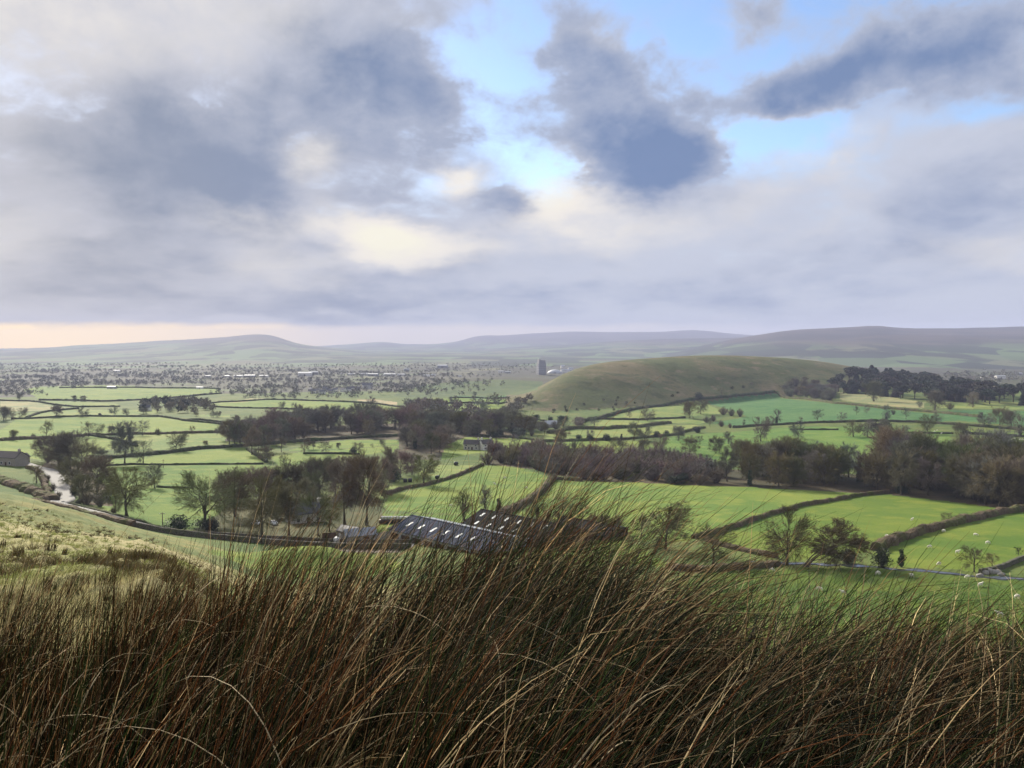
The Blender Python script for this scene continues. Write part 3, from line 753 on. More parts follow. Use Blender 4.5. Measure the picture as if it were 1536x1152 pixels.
def leafy(seed, shape='bush', n=2600, lw=.05):
    """evergreen bush, clipped holly, columnar or conical conifer: leaf tufts in clumps round short limbs"""
    rg = np.random.default_rng(seed); tw, cr = Acc(), Acc()
    if shape == 'cone':
        P = np.array([[(0, 0, 0), (0.004, 0, .5), (0, 0, 1.0)]], float); V, Q = tubes(P, np.array([[.02, .012, .002]]), 6); tw.add(V, Q)
        wh = np.linspace(.10, .97, 26); ps, ds, ls = [], [], []
        for z in wh:
            R_ = .24 * (1 - z) ** .75 + .015
            for a in rg.uniform(0, 6.283, int(11 + 10 * (1 - z))):
                d = np.array([math.cos(a), math.sin(a), -.25 + .35 * z]); r_ = R_ * rg.uniform(.7, 1.15)
                m = int(5 + 26 * r_ / .2)
                f = rg.uniform(.12, 1, m)[:, None]
                ps.append(np.array([0, 0, z]) + d * r_ * f + rg.normal(size=(m, 3)) * .008); ds.append(np.tile(d, (m, 1)) + rg.normal(size=(m, 3)) * .7 + [0, 0, -.2]); ls.append(np.full(m, .055))
        p = np.concatenate(ps); V, Q, T = ribbons(p, np.concatenate(ds), np.concatenate(ls), .017, rg); cr.add(V, Q, T)
    else:
        if shape == 'column': ce = np.stack([rg.normal(size=30) * .05, rg.normal(size=30) * .05, rg.uniform(.12, .88, 30)], 1); rr = rg.uniform(.07, .12, 30) * (1.15 - ce[:, 2] * .6)
        elif shape == 'pine': ce = np.stack([rg.normal(size=16) * .13, rg.normal(size=16) * .13, rg.uniform(.5, .92, 16)], 1); rr = rg.uniform(.07, .13, 16)
        else:
            v = rg.normal(size=(26, 3)); v /= np.linalg.norm(v, axis=1, keepdims=True); v[:, 2] = np.abs(v[:, 2])
            ce = v * rg.uniform(.3, .8, 26)[:, None] * [.55, .55, .72]; ce[:, 2] += .12; rr = rg.uniform(.16, .26, 26)
        k = rg.integers(0, len(ce), n); v = rg.normal(size=(n, 3)); v /= np.linalg.norm(v, axis=1, keepdims=True)
        p = ce[k] + v * (rr[k] * rg.uniform(.55, 1.0, n) ** .5)[:, None]; p[:, 2] = np.maximum(p[:, 2], .01)
        V, Q, T = ribbons(p, v + rg.normal(size=(n, 3)) * .8, lw, lw * .75, rg); cr.add(V, Q, T)
        st = np.zeros((len(ce), 3)); st[:, :2] = ce[:, :2] * .08
        if shape == 'pine': st[:, 2] = rg.uniform(.3, .6, len(ce)); V, Q = tubes(np.array([[(0, 0, 0), (.01, 0, .45), (0, .01, .85)]], float), np.array([[.022, .016, .006]]), 6); tw.add(V, Q)
        V, Q = tubes(bez(st, (st + ce) / 2 + [0, 0, .03], ce, 4), np.linspace(.018, .004, 4)[None] * np.ones((len(ce), 1)), 4); tw.add(V, Q)
    return tw.mesh('trunk', MATS['bark']), cr.mesh('crown', MATS['leaves'], False), None

def scrub(seed, n=30, tww=.011):
    """leafless many-stemmed shrub"""
    rg = np.random.default_rng(seed); tw, cr = Acc(), Acc()
    a = rg.uniform(0, 6.283, n); r = rg.uniform(.1, .5, n)
    e = np.stack([np.cos(a) * r, np.sin(a) * r, rg.uniform(.55, .98, n) * (1 - .5 * (r / .5) ** 2)], 1); s = np.stack([np.cos(a) * r * .25, np.sin(a) * r * .25, np.zeros(n)], 1)
    P = bez(s, (s + e) / 2 + [0, 0, .12], e, 6); V, Q = tubes(P, np.linspace(.014, .004, 6)[None] * np.ones((n, 1)), 4); tw.add(V, Q)
    m = 60; f = rg.uniform(.15, 1, (n, m)) * 5; j = np.minimum(f.astype(int), 4); fr = (f - j)[..., None]; bi = np.arange(n)[:, None]
    p = (P[bi, j] * (1 - fr) + P[bi, j + 1] * fr).reshape(-1, 3); d = rg.normal(size=p.shape) + (p - [0, 0, .3]) * 1.5 + [0, 0, .5]
    V, Q, T = ribbons(p, d, rg.uniform(.10, .22, len(p)), tww * rg.uniform(.6, 1.2, len(p)), rg); cr.add(V, Q, T)
    return tw.mesh('trunk', MATS['bark']), cr.mesh('crown', MATS['twigs'], False), None

PROTO = {
    'oak': [bare_tree(s, clear=.25, wid=.50, bot=.16, nl=10, n2=8, n3=9, ntw=13, tr=.026, tww=.0034, twl=.085) for s in (1, 2, 3)],
    'tall': [bare_tree(s, clear=.34, wid=.30, bot=.24, nl=10, n2=7, n3=9, ntw=13, tr=.018, upr=.7, tww=.0034, twl=.085) for s in (11, 12, 13)],
    'round': [bare_tree(s, clear=.2, wid=.44, bot=.10, nl=11, n2=9, n3=8, ntw=14, tr=.02, tww=.0042, twl=.09) for s in (21, 22)],
    'thin': [bare_tree(s, clear=.25, wid=.36, bot=.16, nl=9, n2=6, n3=7, ntw=9, tr=.017, tww=.0032, twl=.085) for s in (31, 32)],
    'ivy': [bare_tree(s, clear=.3, wid=.38, bot=.22, nl=8, n2=7, n3=8, ntw=11, tr=.024, ivy=.8, tww=.0036) for s in (41, 42)],
    'willow': [bare_tree(51, clear=.12, wid=.42, bot=.22, nl=14, n2=9, n3=9, ntw=12, tr=.028, lean=(.85, .1), multi=3, tww=.005)],
    'snag': [bare_tree(61, clear=.15, wid=.20, bot=.06, top=1.0, nl=22, n2=5, n3=4, ntw=4, tr=.019, upr=.1, tww=.004)],
    'pollard': [bare_tree(s, clear=.35, wid=.50, bot=.25, nl=9, n2=6, n3=8, ntw=12, tr=.030, upr=.3, tww=.0042) for s in (71, 72)],
    'scrub': [scrub(s) for s in (81, 82, 83)],
    'evergreen': [leafy(91, 'bush'), leafy(92, 'bush')],
    'column': [leafy(93, 'column', 1500, .045)],
    'cone': [leafy(s, 'cone') for s in (94, 95)],
    'pine': [leafy(s, 'pine', 1500, .05) for s in (96, 97)],
}
OLIVE = (0.140, 0.132, 0.064); BROWN = (0.175, 0.155, 0.105); PURPLE = (0.195, 0.160, 0.138); GREY = (0.170, 0.165, 0.130); DARKG = (0.024, 0.042, 0.020); IVYG = (0.030, 0.052, 0.020); GREENISH = (0.155, 0.165, 0.062)
NAME = {'oak': 'bare_tree', 'tall': 'bare_tree', 'round': 'bare_tree', 'thin': 'bare_tree', 'ivy': 'ivy_clad_tree', 'willow': 'leaning_willow', 'snag': 'gaunt_tree', 'pollard': 'bare_tree',
        'scrub': 'bare_shrub', 'evergreen': 'evergreen_bush', 'column': 'columnar_evergreen', 'cone': 'conifer_tree', 'pine': 'conifer_tree'}
CAT = {'scrub': 'shrub', 'evergreen': 'bush'}
TREES = []
def plant(kind, pos, h, col, label, group=None, w=1.0, rz=None, tilt=0.0):
    pr = PROTO[kind]; tm, cm, im = pr[random.randrange(len(pr))]
    e = bpy.data.objects.new(NAME[kind], None); COL.objects.link(e)
    e.empty_display_size = 0.3
    e.location = (pos[0], pos[1], pos[2] - 0.012 * h)
    e.rotation_euler = (0, tilt, random.uniform(0, 6.283) if rz is None else rz)
    e.scale = (h * w, h * w, h)
    tag(e, label, CAT.get(kind, 'tree'), group)
    add_obj('trunk', tm, e); add_obj('crown', cm, e, color=[c * random.uniform(.88, 1.12) for c in col])
    if im: add_obj('ivy', im, e, color=IVYG)
    TREES.append((pos[0], pos[1])); return e
def tree_px(kind, px, py, hpx, col, label, group=None, w=1.0, ymin=120, **kw):
    g = ground(px, py, ymin)
    return plant(kind, g, hpx / F * g[1], col, label, group, w, **kw)

# ---- single trees, (kind, base px, base py, height px, colour, width)
def T(lst, label, group):
    for t in lst:
        tree_px(t[0], t[1], t[2], t[3], t[4], label, group, w=(t[5] if len(t) > 5 else 1.0))
O, B, U, Gr, D, GN = OLIVE, BROWN, PURPLE, GREY, DARKG, GREENISH
# by the lane on the left
tree_px('oak', 190, 774, 72, GN, 'tall olive green bare tree on the lane verge, bigger of two')
tree_px('thin', 173, 768, 46, GN, 'smaller olive green bare tree on the lane verge', w=1.1)
tree_px('oak', 232, 732, 34, Gr, 'lone spreading grey tree in the roadside meadow', w=1.0)
tree_px('tall', 187, 697, 62, Gr, 'tall forked bare tree on the thin wall behind the lane')
tree_px('thin', 215, 697, 44, Gr, 'slender forked bare tree on the thin wall behind the lane')
tree_px('oak', 264, 676, 27, O, 'spreading bare tree on the dark hedge', w=1.15)
tree_px('pollard', 55, 724, 26, O, 'small dark tree on the bank above the lane', w=1.0)
tree_px('oak', 307, 789, 84, GN, 'broad greenish bare tree above the dark evergreen bushes', w=1.1)
tree_px('evergreen', 268, 799, 32, D, 'large round dark evergreen bush beside the lane', w=1.15)
tree_px('evergreen', 312, 795, 25, D, 'lower dark evergreen bush under the broad greenish tree', w=1.5)
T([('round', 72, 694, 42, B), ('round', 105, 703, 56, B), ('round', 125, 708, 48, B), ('round', 108, 728, 42, O), ('round', 145, 738, 54, B), ('round', 123, 752, 40, O), ('round', 160, 748, 38, O), ('thin', 88, 702, 44, B), ('round', 90, 700, 48, B), ('scrub', 130, 757, 22, B), ('scrub', 150, 760, 22, B), ('scrub', 112, 745, 18, D)],
  'bushy brown bare tree crowding the bend of the lane', 'trees crowding the lane bend')
T([('scrub', 170, 770, 12, B), ('scrub', 60, 712, 10, B), ('scrub', 72, 720, 10, B), ('scrub', 80, 735, 12, B), ('scrub', 88, 747, 12, B)], 'low brown shrub on the lane verge', 'shrubs on the lane verge')
# farm trees
tree_px('oak', 393, 807, 90, O, 'gnarled olive tree standing at the lane wall in front of white cars', w=.8)
tree_px('tall', 433, 803, 74, O, 'olive bare tree at the lane wall beside the dark roofed cottage', w=1.2)
tree_px('thin', 477, 803, 70, GN, 'twin stemmed greenish tree in front of the cottage roof', w=1.1)
tree_px('thin', 494, 797, 60, GN, 'thin greenish tree between cottage and farmyard')
tree_px('tall', 517, 787, 104, B, 'very tall brown bare tree beside the farmyard outbuildings', w=.95)
tree_px('tall', 550, 788, 110, B, 'very tall brown bare tree next to the silage bales', w=.95)
tree_px('tall', 573, 744, 42, B, 'brown tree at the lower end of the stone wall')
tree_px('oak', 636, 727, 44, GN, 'lone spreading olive tree on the stone wall by black bales', w=.95)
T([('round', 345, 748, 46, B), ('round', 365, 752, 50, O), ('round', 388, 757, 56, U), ('round', 410, 752, 52, B), ('round', 432, 753, 62, O), ('round', 455, 750, 58, U), ('round', 480, 748, 62, B), ('round', 503, 744, 58, U), ('round', 528, 742, 58, B), ('tall', 575, 738, 52, B), ('round', 600, 716, 42, U), ('tall', 588, 722, 52, B), ('round', 618, 712, 34, U), ('round', 352, 775, 60, O), ('tall', 415, 772, 60, O), ('tall', 450, 775, 62, B), ('tall', 470, 765, 62, B), ('round', 335, 758, 40, B), ('round', 560, 730, 45, B)],
  'brown bare tree in the copse behind the farm cottage', 'copse behind the cottage')
tree_px('ivy', 463, 735, 40, O, 'dark ivy covered tree in the copse behind the cottage')
tree_px('evergreen', 590, 722, 26, D, 'dark evergreen bush at the edge of the copse by the bale field')
tree_px('snag', 696, 781, 56, GN, 'gaunt conical bare tree behind the dark barn', w=1.6)
tree_px('snag', 728, 770, 50, Gr, 'gaunt upright dead looking tree behind the dark barn', w=1.1)
tree_px('column', 748, 771, 27, D, 'dark columnar evergreen behind the dark barn', w=1.1)
T([('thin', 790, 774, 28, O), ('ivy', 806, 776, 32, O), ('thin', 822, 778, 24, O), ('ivy', 838, 780, 22, O), ('thin', 856, 783, 50, O), ('thin', 874, 784, 32, O), ('scrub', 889, 788, 24, O), ('scrub', 905, 792, 28, O), ('scrub', 926, 796, 26, O), ('scrub', 846, 783, 14, D), ('scrub', 822, 778, 12, D)],
  'thin olive tree in the hedge line beyond the barns', 'hedge line beyond the barns')
tree_px('pollard', 828, 718, 25, B, 'small dark tree at the top of the brown hedge')
# right foreground trees
DK = (0.095, 0.085, 0.048)
tree_px('oak', 998, 824, 66, DK, 'broad domed bare tree among brambles beyond the rushes', w=1.15)
tree_px('thin', 962, 804, 36, DK, 'low bushy tree beside the broad domed tree', w=1.3)
tree_px('pollard', 1070, 846, 58, DK, 'bare tree with forked branches on the stream bank')
tree_px('oak', 1180, 848, 86, DK, 'tall spreading bare tree beside the stream', w=.85)
tree_px('willow', 1206, 850, 66, DK, 'bushy willow leaning hard over the stream', w=1.35, rz=0.0)
tree_px('evergreen', 1270, 845, 30, IVYG, 'dark bush under the leaning willow', w=1.1)
tree_px('evergreen', 1323, 851, 36, (0.030, 0.045, 0.02), 'upright dark bush on the stream bank', w=.75)
tree_px('column', 1352, 851, 32, IVYG, 'small ragged evergreen on the stream bank', w=1.0)
tree_px('pollard', 1461, 858, 36, DK, 'low bushy two stemmed tree in the sheep field', w=1.05)
tree_px('pollard', 1488, 849, 20, O, 'small bush tree beside the ruined wall')
tree_px('thin', 1422, 784, 18, O, 'little wind bent thorn on the long hedge', w=1.6)
tree_px('pollard', 1528, 833, 12, D, 'tiny dark thorn on the bank')
# hedgerow trees on the fields to the right
T([('oak', 1141, 662, 36, Gr, .8), ('oak', 1197, 658, 21, Gr, 1.1), ('oak', 1280, 655, 25, O), ('oak', 1301, 655, 25, Gr), ('tall', 1314, 655, 23, Gr), ('oak', 1322, 654, 25, Gr), ('tall', 1330, 654, 25, Gr), ('oak', 1357, 651, 13, Gr), ('oak', 1391, 651, 27, O), ('round', 1440, 661, 26, B), ('oak', 1093, 666, 18, Gr), ('thin', 1050, 667, 15, Gr)],
  'bare tree standing in the long green field', 'trees in the long green field')
T([('ivy', 1165, 637, 23, Gr), ('ivy', 1200, 637, 12, Gr), ('thin', 1226, 634, 22, Gr), ('thin', 1263, 634, 19, Gr), ('ivy', 1329, 632, 25, Gr), ('thin', 1359, 629, 19, Gr), ('oak', 1404, 635, 16, Gr), ('oak', 1476, 641, 23, Gr), ('round', 1500, 638, 28, B), ('round', 1517, 640, 24, B), ('ivy', 1530, 654, 32, B), ('thin', 1285, 622, 14, Gr), ('thin', 1300, 620, 12, Gr), ('ivy', 1116, 638, 9, Gr), ('scrub', 1340, 622, 9, B)],
  'bare tree in the hedge below the deep green field', 'hedge trees below the deep green field')
T([('round', 1310, 602, 30, O), ('round', 1402, 616, 30, Gr), ('oak', 1459, 611, 22, Gr), ('scrub', 1425, 614, 12, O), ('oak', 1380, 612, 10, Gr)], 'bare tree in front of the dark conifer wood', 'trees in front of the conifers')
T([('oak', 726, 621, 16, Gr), ('oak', 681, 607, 14, Gr), ('thin', 709, 605, 13, Gr), ('oak', 742, 603, 14, Gr), ('scrub', 690, 604, 5, D), ('scrub', 670, 604, 5, D), ('thin', 660, 607, 10, Gr)], 'small far bare tree on the hedges under the low drumlin', 'trees under the drumlin')
tree_px('thin', 772, 671, 22, Gr, 'slim bare tree beside the farmhouse paddock')
T([('round', 842, 671, 26, B), ('scrub', 862, 672, 13, B), ('oak', 924, 673, 18, B), ('oak', 933, 673, 14, B), ('thin', 872, 672, 12, B), ('round', 966, 681, 22, B), ('round', 1017, 661, 22, Gr), ('thin', 1104, 681, 22, Gr), ('round', 1074, 680, 26, O), ('oak', 990, 676, 24, B), ('round', 1035, 680, 26, B)], 'bare tree behind the purple brown thicket', 'trees behind the thicket')
T([('evergreen', 868, 661, 12, D), ('evergreen', 885, 661, 12, D), ('evergreen', 910, 661, 13, D), ('column', 932, 661, 12, D), ('evergreen', 985, 656, 12, D), ('evergreen', 1045, 649, 13, D), ('evergreen', 1000, 653, 9, D)], 'dark evergreen bush on the pale sloping field', 'evergreen bushes on the pale field')
T([('tall', 951, 661, 29, Gr), ('oak', 967, 661, 23, Gr), ('thin', 884, 661, 18, Gr), ('thin', 892, 642, 22, Gr), ('thin', 845, 652, 28, Gr), ('thin', 944, 629, 14, Gr), ('oak', 971, 631, 21, Gr), ('round', 1035, 627, 25, O), ('oak', 1051, 621, 20, O), ('thin', 1082, 593, 15, B), ('evergreen', 1048, 599, 13, D), ('thin', 1065, 640, 14, Gr)], 'bare tree on the small fields under the round hill', 'trees on the fields under the round hill')
T([('scrub', 1085, 622, 15, B), ('scrub', 1097, 624, 14, B), ('scrub', 1110, 625, 14, B), ('scrub', 1070, 632, 12, B), ('scrub', 1082, 640, 12, B), ('scrub', 1060, 634, 12, B), ('scrub', 1095, 642, 9, B)], 'grey brown shrub in the thorn belt between fields', 'thorn belt between fields')
# left middle distance
T([('round', 85, 625, 17, Gr), ('oak', 125, 625, 14, Gr), ('oak', 171, 623, 13, Gr), ('oak', 190, 624, 11, Gr), ('round', 5, 631, 21, B), ('oak', 17, 629, 17, B), ('oak', 33, 627, 15, B), ('evergreen', 150, 624, 6, D), ('oak', 215, 621, 12, B), ('round', 112, 602, 9, Gr), ('round', 125, 602, 9, Gr), ('round', 30, 600, 10, Gr)], 'bare hedgerow tree on the far fields beyond the cottage', 'hedgerow trees beyond the cottage')
T([('thin', 70, 657, 28, O), ('thin', 133, 655, 24, O), ('thin', 147, 655, 24, O), ('round', 168, 652, 13, Gr), ('ivy', 194, 661, 31, Gr), ('thin', 214, 653, 27, Gr), ('scrub', 237, 652, 11, B), ('thin', 288, 650, 12, O), ('scrub', 324, 649, 8, B), ('round', 20, 660, 15, O), ('scrub', 50, 658, 9, B), ('round', 308, 670, 9, O), ('ivy', 180, 652, 20, Gr), ('round', 150, 697, 26, Gr), ('thin', 172, 680, 18, Gr)], 'bare tree on the hedge behind the lane fields', 'hedge trees behind the lane fields')
T([('tall', 344, 669, 40, O), ('tall', 352, 669, 38, O), ('tall', 360, 669, 38, Gr), ('tall', 378, 682, 44, B), ('tall', 397, 678, 36, B), ('round', 398, 692, 24, B), ('thin', 422, 678, 26, B), ('thin', 425, 694, 18, O), ('tall', 388, 680, 34, B), ('tall', 370, 670, 38, B)], 'tall bare tree at the end of the brown wood', 'tall trees at the wood end')
T([('pollard', 457, 681, 15, B), ('pollard', 489, 681, 19, B), ('round', 508, 673, 9, B), ('evergreen', 530, 681, 14, D), ('pollard', 538, 681, 18, B), ('oak', 575, 670, 11, Gr), ('thin', 558, 671, 7, Gr), ('tall', 470, 674, 14, B), ('tall', 462, 674, 18, B)], 'low twisted tree on the green strip before the wood', 'twisted trees on the green strip')
T([('oak', 422, 614, 11, Gr), ('thin', 442, 615, 12, Gr), ('round', 483, 622, 12, B), ('oak', 517, 622, 11, Gr), ('oak', 556, 609, 14, Gr), ('thin', 543, 617, 6, Gr), ('oak', 320, 626, 10, B), ('oak', 327, 626, 9, B), ('oak', 295, 624, 9, B)], 'small far bare tree on the long green field', 'far trees on the long green field')

# ---- woods: bases scattered inside outlines
STUFFW = []
def wood(outline, n, kinds, hpx, cols, label, group, w=1.0, mind=0.0, yl=120, hm=None, stuff=False):
    poly = [tuple(ground(px, py, yl)[:2]) for px, py in outline]
    pa = np.array(poly); lo, hi = pa.min(0), pa.max(0); got = []; tries = 0
    rg = np.random.default_rng(len(label) + n)
    while len(got) < n and tries < 60000:
        tries += 1
        p = rg.uniform(lo, hi)
        if not inpoly(np.array([p[0]]), np.array([p[1]]), poly)[0]: continue
        if any((p[0] - g[0]) ** 2 + (p[1] - g[1]) ** 2 < mind ** 2 for g in got): continue
        got.append(p)
    for p in got:
        if stuff: STUFFW.append((p[0], p[1], rg.uniform(*hpx) / F * p[1], cols[rg.integers(len(cols))])); continue
        k = kinds[rg.integers(len(kinds))]; h = (hm * rg.uniform(.78, 1.15)) if hm else rg.uniform(*hpx) / F * p[1]
        plant(k, gpt(*p), h, cols[rg.integers(len(cols))], label, group, w * rg.uniform(.9, 1.15))
    return poly
wood([(335, 660), (355, 650), (450, 640), (560, 636), (620, 634), (640, 645), (600, 655), (520, 658), (450, 662), (400, 668)], 64, ['tall', 'round', 'tall', 'round', 'oak'], (26, 36), [U, B, Gr, U], 'brown bare tree in the wood beyond the green strips', 'brown wood', 1.15, 5)
wood([(590, 690), (600, 665), (640, 645), (700, 640), (750, 640), (790, 650), (760, 658), (700, 655), (670, 665), (660, 690)], 44, ['round', 'tall', 'round', 'ivy'], (24, 36), [B, Gr, O, U], 'bare tree in the wood behind the farmhouse', 'wood behind the farmhouse', 1.1, 5)
wood([(700, 652), (740, 650), (790, 653), (780, 660), (720, 656)], 8, ['evergreen', 'pine'], (10, 15), [D], 'dark evergreen behind the farmhouse paddock', 'evergreens behind the farmhouse', 1.3, 4)
wood([(722, 697), (745, 683), (800, 682), (900, 690), (1000, 694), (1080, 704), (1084, 727), (1040, 727), (960, 723), (870, 720), (800, 703), (750, 697)], 150, ['scrub'], (22, 34), [U, U, B, PURPLE], 'purple brown bare thicket tree above the broad meadow', 'purple brown thicket', 1.15, 2.6)
wood([(1085, 712), (1120, 706), (1200, 706), (1330, 715), (1332, 739), (1200, 733), (1090, 727)], 40, ['ivy', 'tall', 'tall', 'round'], (42, 56), [O, Gr, O], 'tall bare tree in the open wood belt above the green fields', 'tree belt above the fields', .95, 4.5)
wood([(1330, 715), (1400, 712), (1600, 722), (1620, 772), (1530, 765), (1440, 752), (1335, 741)], 66, ['tall', 'round', 'tall', 'round'], (58, 76), [B, O, B, Gr], 'bare tree in the dense brown wood above the long hedge', 'dense brown wood', 1.0, 4.0)
tree_px('evergreen', 1352, 740, 14, D, 'dark evergreen bush at the corner of the dense wood', w=1.6)
wood([(1010, 722), (1030, 722), (1030, 727), (1010, 727)], 3, ['evergreen'], (16, 20), [D], 'dark holly at the edge of the thicket', 'hollies in the thicket', 1.0, 3)
# conifer wood on the shoulder of the round hill
wood([(1248, 584), (1262, 570), (1300, 562), (1380, 574), (1480, 592), (1640, 604), (1640, 610), (1470, 608), (1390, 604), (1320, 595), (1256, 590)], 190, ['pine', 'cone', 'pine'], None, [D, (0.028, 0.040, 0.020), (0.045, 0.040, 0.026)], 'dark conifer in the wood on the hill shoulder', 'conifer wood', 1.6, 5, hm=20)
wood([(1165, 590), (1190, 577), (1230, 576), (1255, 588), (1255, 602), (1215, 599)], 34, ['scrub', 'round'], (11, 17), [Gr, B, Gr], 'grey bare scrub tree beside the conifer wood', 'grey scrub by the conifers', 1.2, 6)
wood([(745, 622), (775, 604), (800, 600), (790, 612), (768, 622)], 20, ['scrub', 'round'], (7, 12), [Gr, B], 'scrub tree on the end of the round hill', 'scrub on the hill end', 1.2, 6, stuff=True)
wood([(760, 640), (800, 632), (870, 633), (880, 640), (830, 645), (800, 655), (770, 655)], 30, ['round', 'scrub', 'evergreen', 'round'], (9, 17), [Gr, B, D], 'tree in the farm belt at the foot of the round hill', 'tree belt at the hill foot', 1.2, 6)
wood([(600, 625), (640, 612), (680, 614), (720, 622), (740, 632), (690, 640), (640, 636)], 36, ['round', 'tall'], (12, 19), [Gr, B, U], 'grey brown tree in the small wood below the drumlin', 'small wood below the drumlin', 1.2, 7, stuff=True)
wood([(180, 620), (230, 606), (300, 608), (330, 618), (300, 622), (240, 622)], 34, ['round', 'evergreen', 'round'], (10, 16), [Gr, B, (0.04, 0.05, 0.03)], 'grey tree in the far grove round the white house', 'far grove', 1.3, 6, stuff=True)
wood([(598, 608), (640, 606), (690, 614), (660, 618), (620, 614)], 16, ['round'], (9, 13), [Gr, U], 'grey bush in the thicket beside the long green field', 'far thicket', 1.3, 6, stuff=True)
wood([(800, 618), (870, 600), (960, 590), (1080, 575), (1200, 570), (1230, 578), (1100, 590), (1000, 598), (900, 622), (840, 626)], 22, ['scrub'], (3, 6), [Gr, (0.07, 0.075, 0.04)], 'bush on hill', 'hill bushes', 1.2, 12, stuff=True)
print('trees', len(TREES))

# ---- the far plain's trees, too many and too small to tell apart
def far_woods():
    rg = np.random.default_rng(5); acc = Acc(); cols = []
    PT = []
    YB = {}
    def clump(px, py, n, sx, sy, h):
        py = round(py); key = (py, round(px / 160))
        if key not in YB: YB[key] = ground(key[1] * 160, py, 900)[1]
        yc = YB[key] * math.exp(rg.normal() * .03); u = (px - 768) / F
        for _ in range(n): PT.append((u * yc + rg.normal() * sx * yc / F, yc * (1 + rg.normal() * sy), h))
    for x, y, hh, col in STUFFW:
        z = float(H(x, y)); m = 90; v = rg.normal(size=(m, 3)); v /= np.linalg.norm(v, axis=1, keepdims=True)
        p = v * rg.uniform(.45, 1, m)[:, None] * [hh * .5, hh * .5, hh * .42] + [x, y, z + hh * .55]
        V, Q, T = ribbons(p, rg.normal(size=(m, 3)) + [0, 0, .5], hh * .34, hh * .10, rg); acc.add(V, Q, T); cols.append(np.tile(np.array(col), (len(V), 1)))
    bands = [(547, 30), (550, 34), (553, 40), (556, 44), (560, 46), (564, 46), (568, 46), (573, 44), (578, 40), (583, 34), (589, 30), (595, 24)]
    for py, n in bands:                                   # hedgerow lines and belts
        for _ in range(n):
            px = rg.uniform(-40, 640) if py > 566 else rg.uniform(-40, 800)
            if 30 < px < 345 and 578 < py < 603: continue
            if 290 < px < 620 and py > 597: continue
            clump(px, py, int(rg.integers(5, 15)), 24, .006, 7.5)
    for _ in range(60): clump(rg.uniform(590, 760), rg.uniform(576, 592), int(rg.integers(1, 4)), 9, .01, 9)
    for _ in range(50): clump(rg.uniform(1420, 1560), rg.uniform(560, 575), 3, 12, .02, 11)
    PT = np.array([p for p in PT if p[1] > 900]); zz = H(PT[:, 0], PT[:, 1])
    for (x, y, h), z in zip(PT, zz):
        hh = h * rg.uniform(.6, 1.2); m = 26
        v = rg.normal(size=(m, 3)); v /= np.linalg.norm(v, axis=1, keepdims=True); p = v * rg.uniform(.5, 1, m)[:, None] * [hh * .5, hh * .5, hh * .42] + [x, y, z + hh * .5]
        V, Q, T = ribbons(p, rg.normal(size=(m, 3)) + [0, 0, .4], hh * .36, hh * .14, rg); acc.add(V, Q, T)
        col = [(0.19, 0.185, 0.155), (0.175, 0.175, 0.14), (0.15, 0.158, 0.12), (0.195, 0.175, 0.155)][rg.integers(4)]
        cols.append(np.tile(np.array(col) * rg.uniform(.8, 1.2), (len(V), 1)))
    me = acc.mesh('woodland', MATS['far_leaf'], False, np.concatenate(cols))
    tag(add_obj('woodland', me), 'far grey brown woodland scattered over the hazy plain', kind='stuff')
def _fl(N, bs): N.put(bs.inputs['Base Color'], vtint(N))
mat_new('far_leaf', _fl, 0.9, 0.05)
far_woods()

# ============================================================ hedges, walls
def _hedge(N, bs):
    p = wpos(N)
    n = N.noise(p, .7, 5, .65); m = N.noise(p, .12, 3, .5)
    N.put(bs.inputs['Base Color'], N.scale(N.mix(N.ss(m, .45, .65), ocol(N), N.vec('MULTIPLY', ocol(N), (.75, 1.05, .6))), n * 1.3 + .35))
mat_new('hedge', _hedge, 0.95, 0.05)
def _stone(N, bs):
    p = wpos(N); v = N.node('ShaderNodeTexVoronoi', feature='F1'); N.put(v.inputs['Vector'], N.vec('MULTIPLY', p, (1, 1, 1.8))); v.inputs['Scale'].default_value = 2.6
    col = N.mix(E(N, v.outputs['Distance']) * 1.4, (0.24, 0.22, 0.18), (0.06, 0.055, 0.045))
    N.put(bs.inputs['Base Color'], N.mix(N.ss(N.noise(p, .6, 4, .6), .48, .62) * .6, col, (0.09, 0.10, 0.045)))
    bump(N, bs, E(N, v.outputs['Distance']), -0.6, 0.1)
mat_new('dry_stone', _stone, 0.95, 0.1)
def resample(P, step):
    d = np.concatenate([[0], np.cumsum(np.linalg.norm(np.diff(P, axis=0), axis=1))]); n = max(2, int(d[-1] / step) + 1)
    t = np.linspace(0, d[-1], n); return np.stack([np.interp(t, d, P[:, 0]), np.interp(t, d, P[:, 1])], 1)
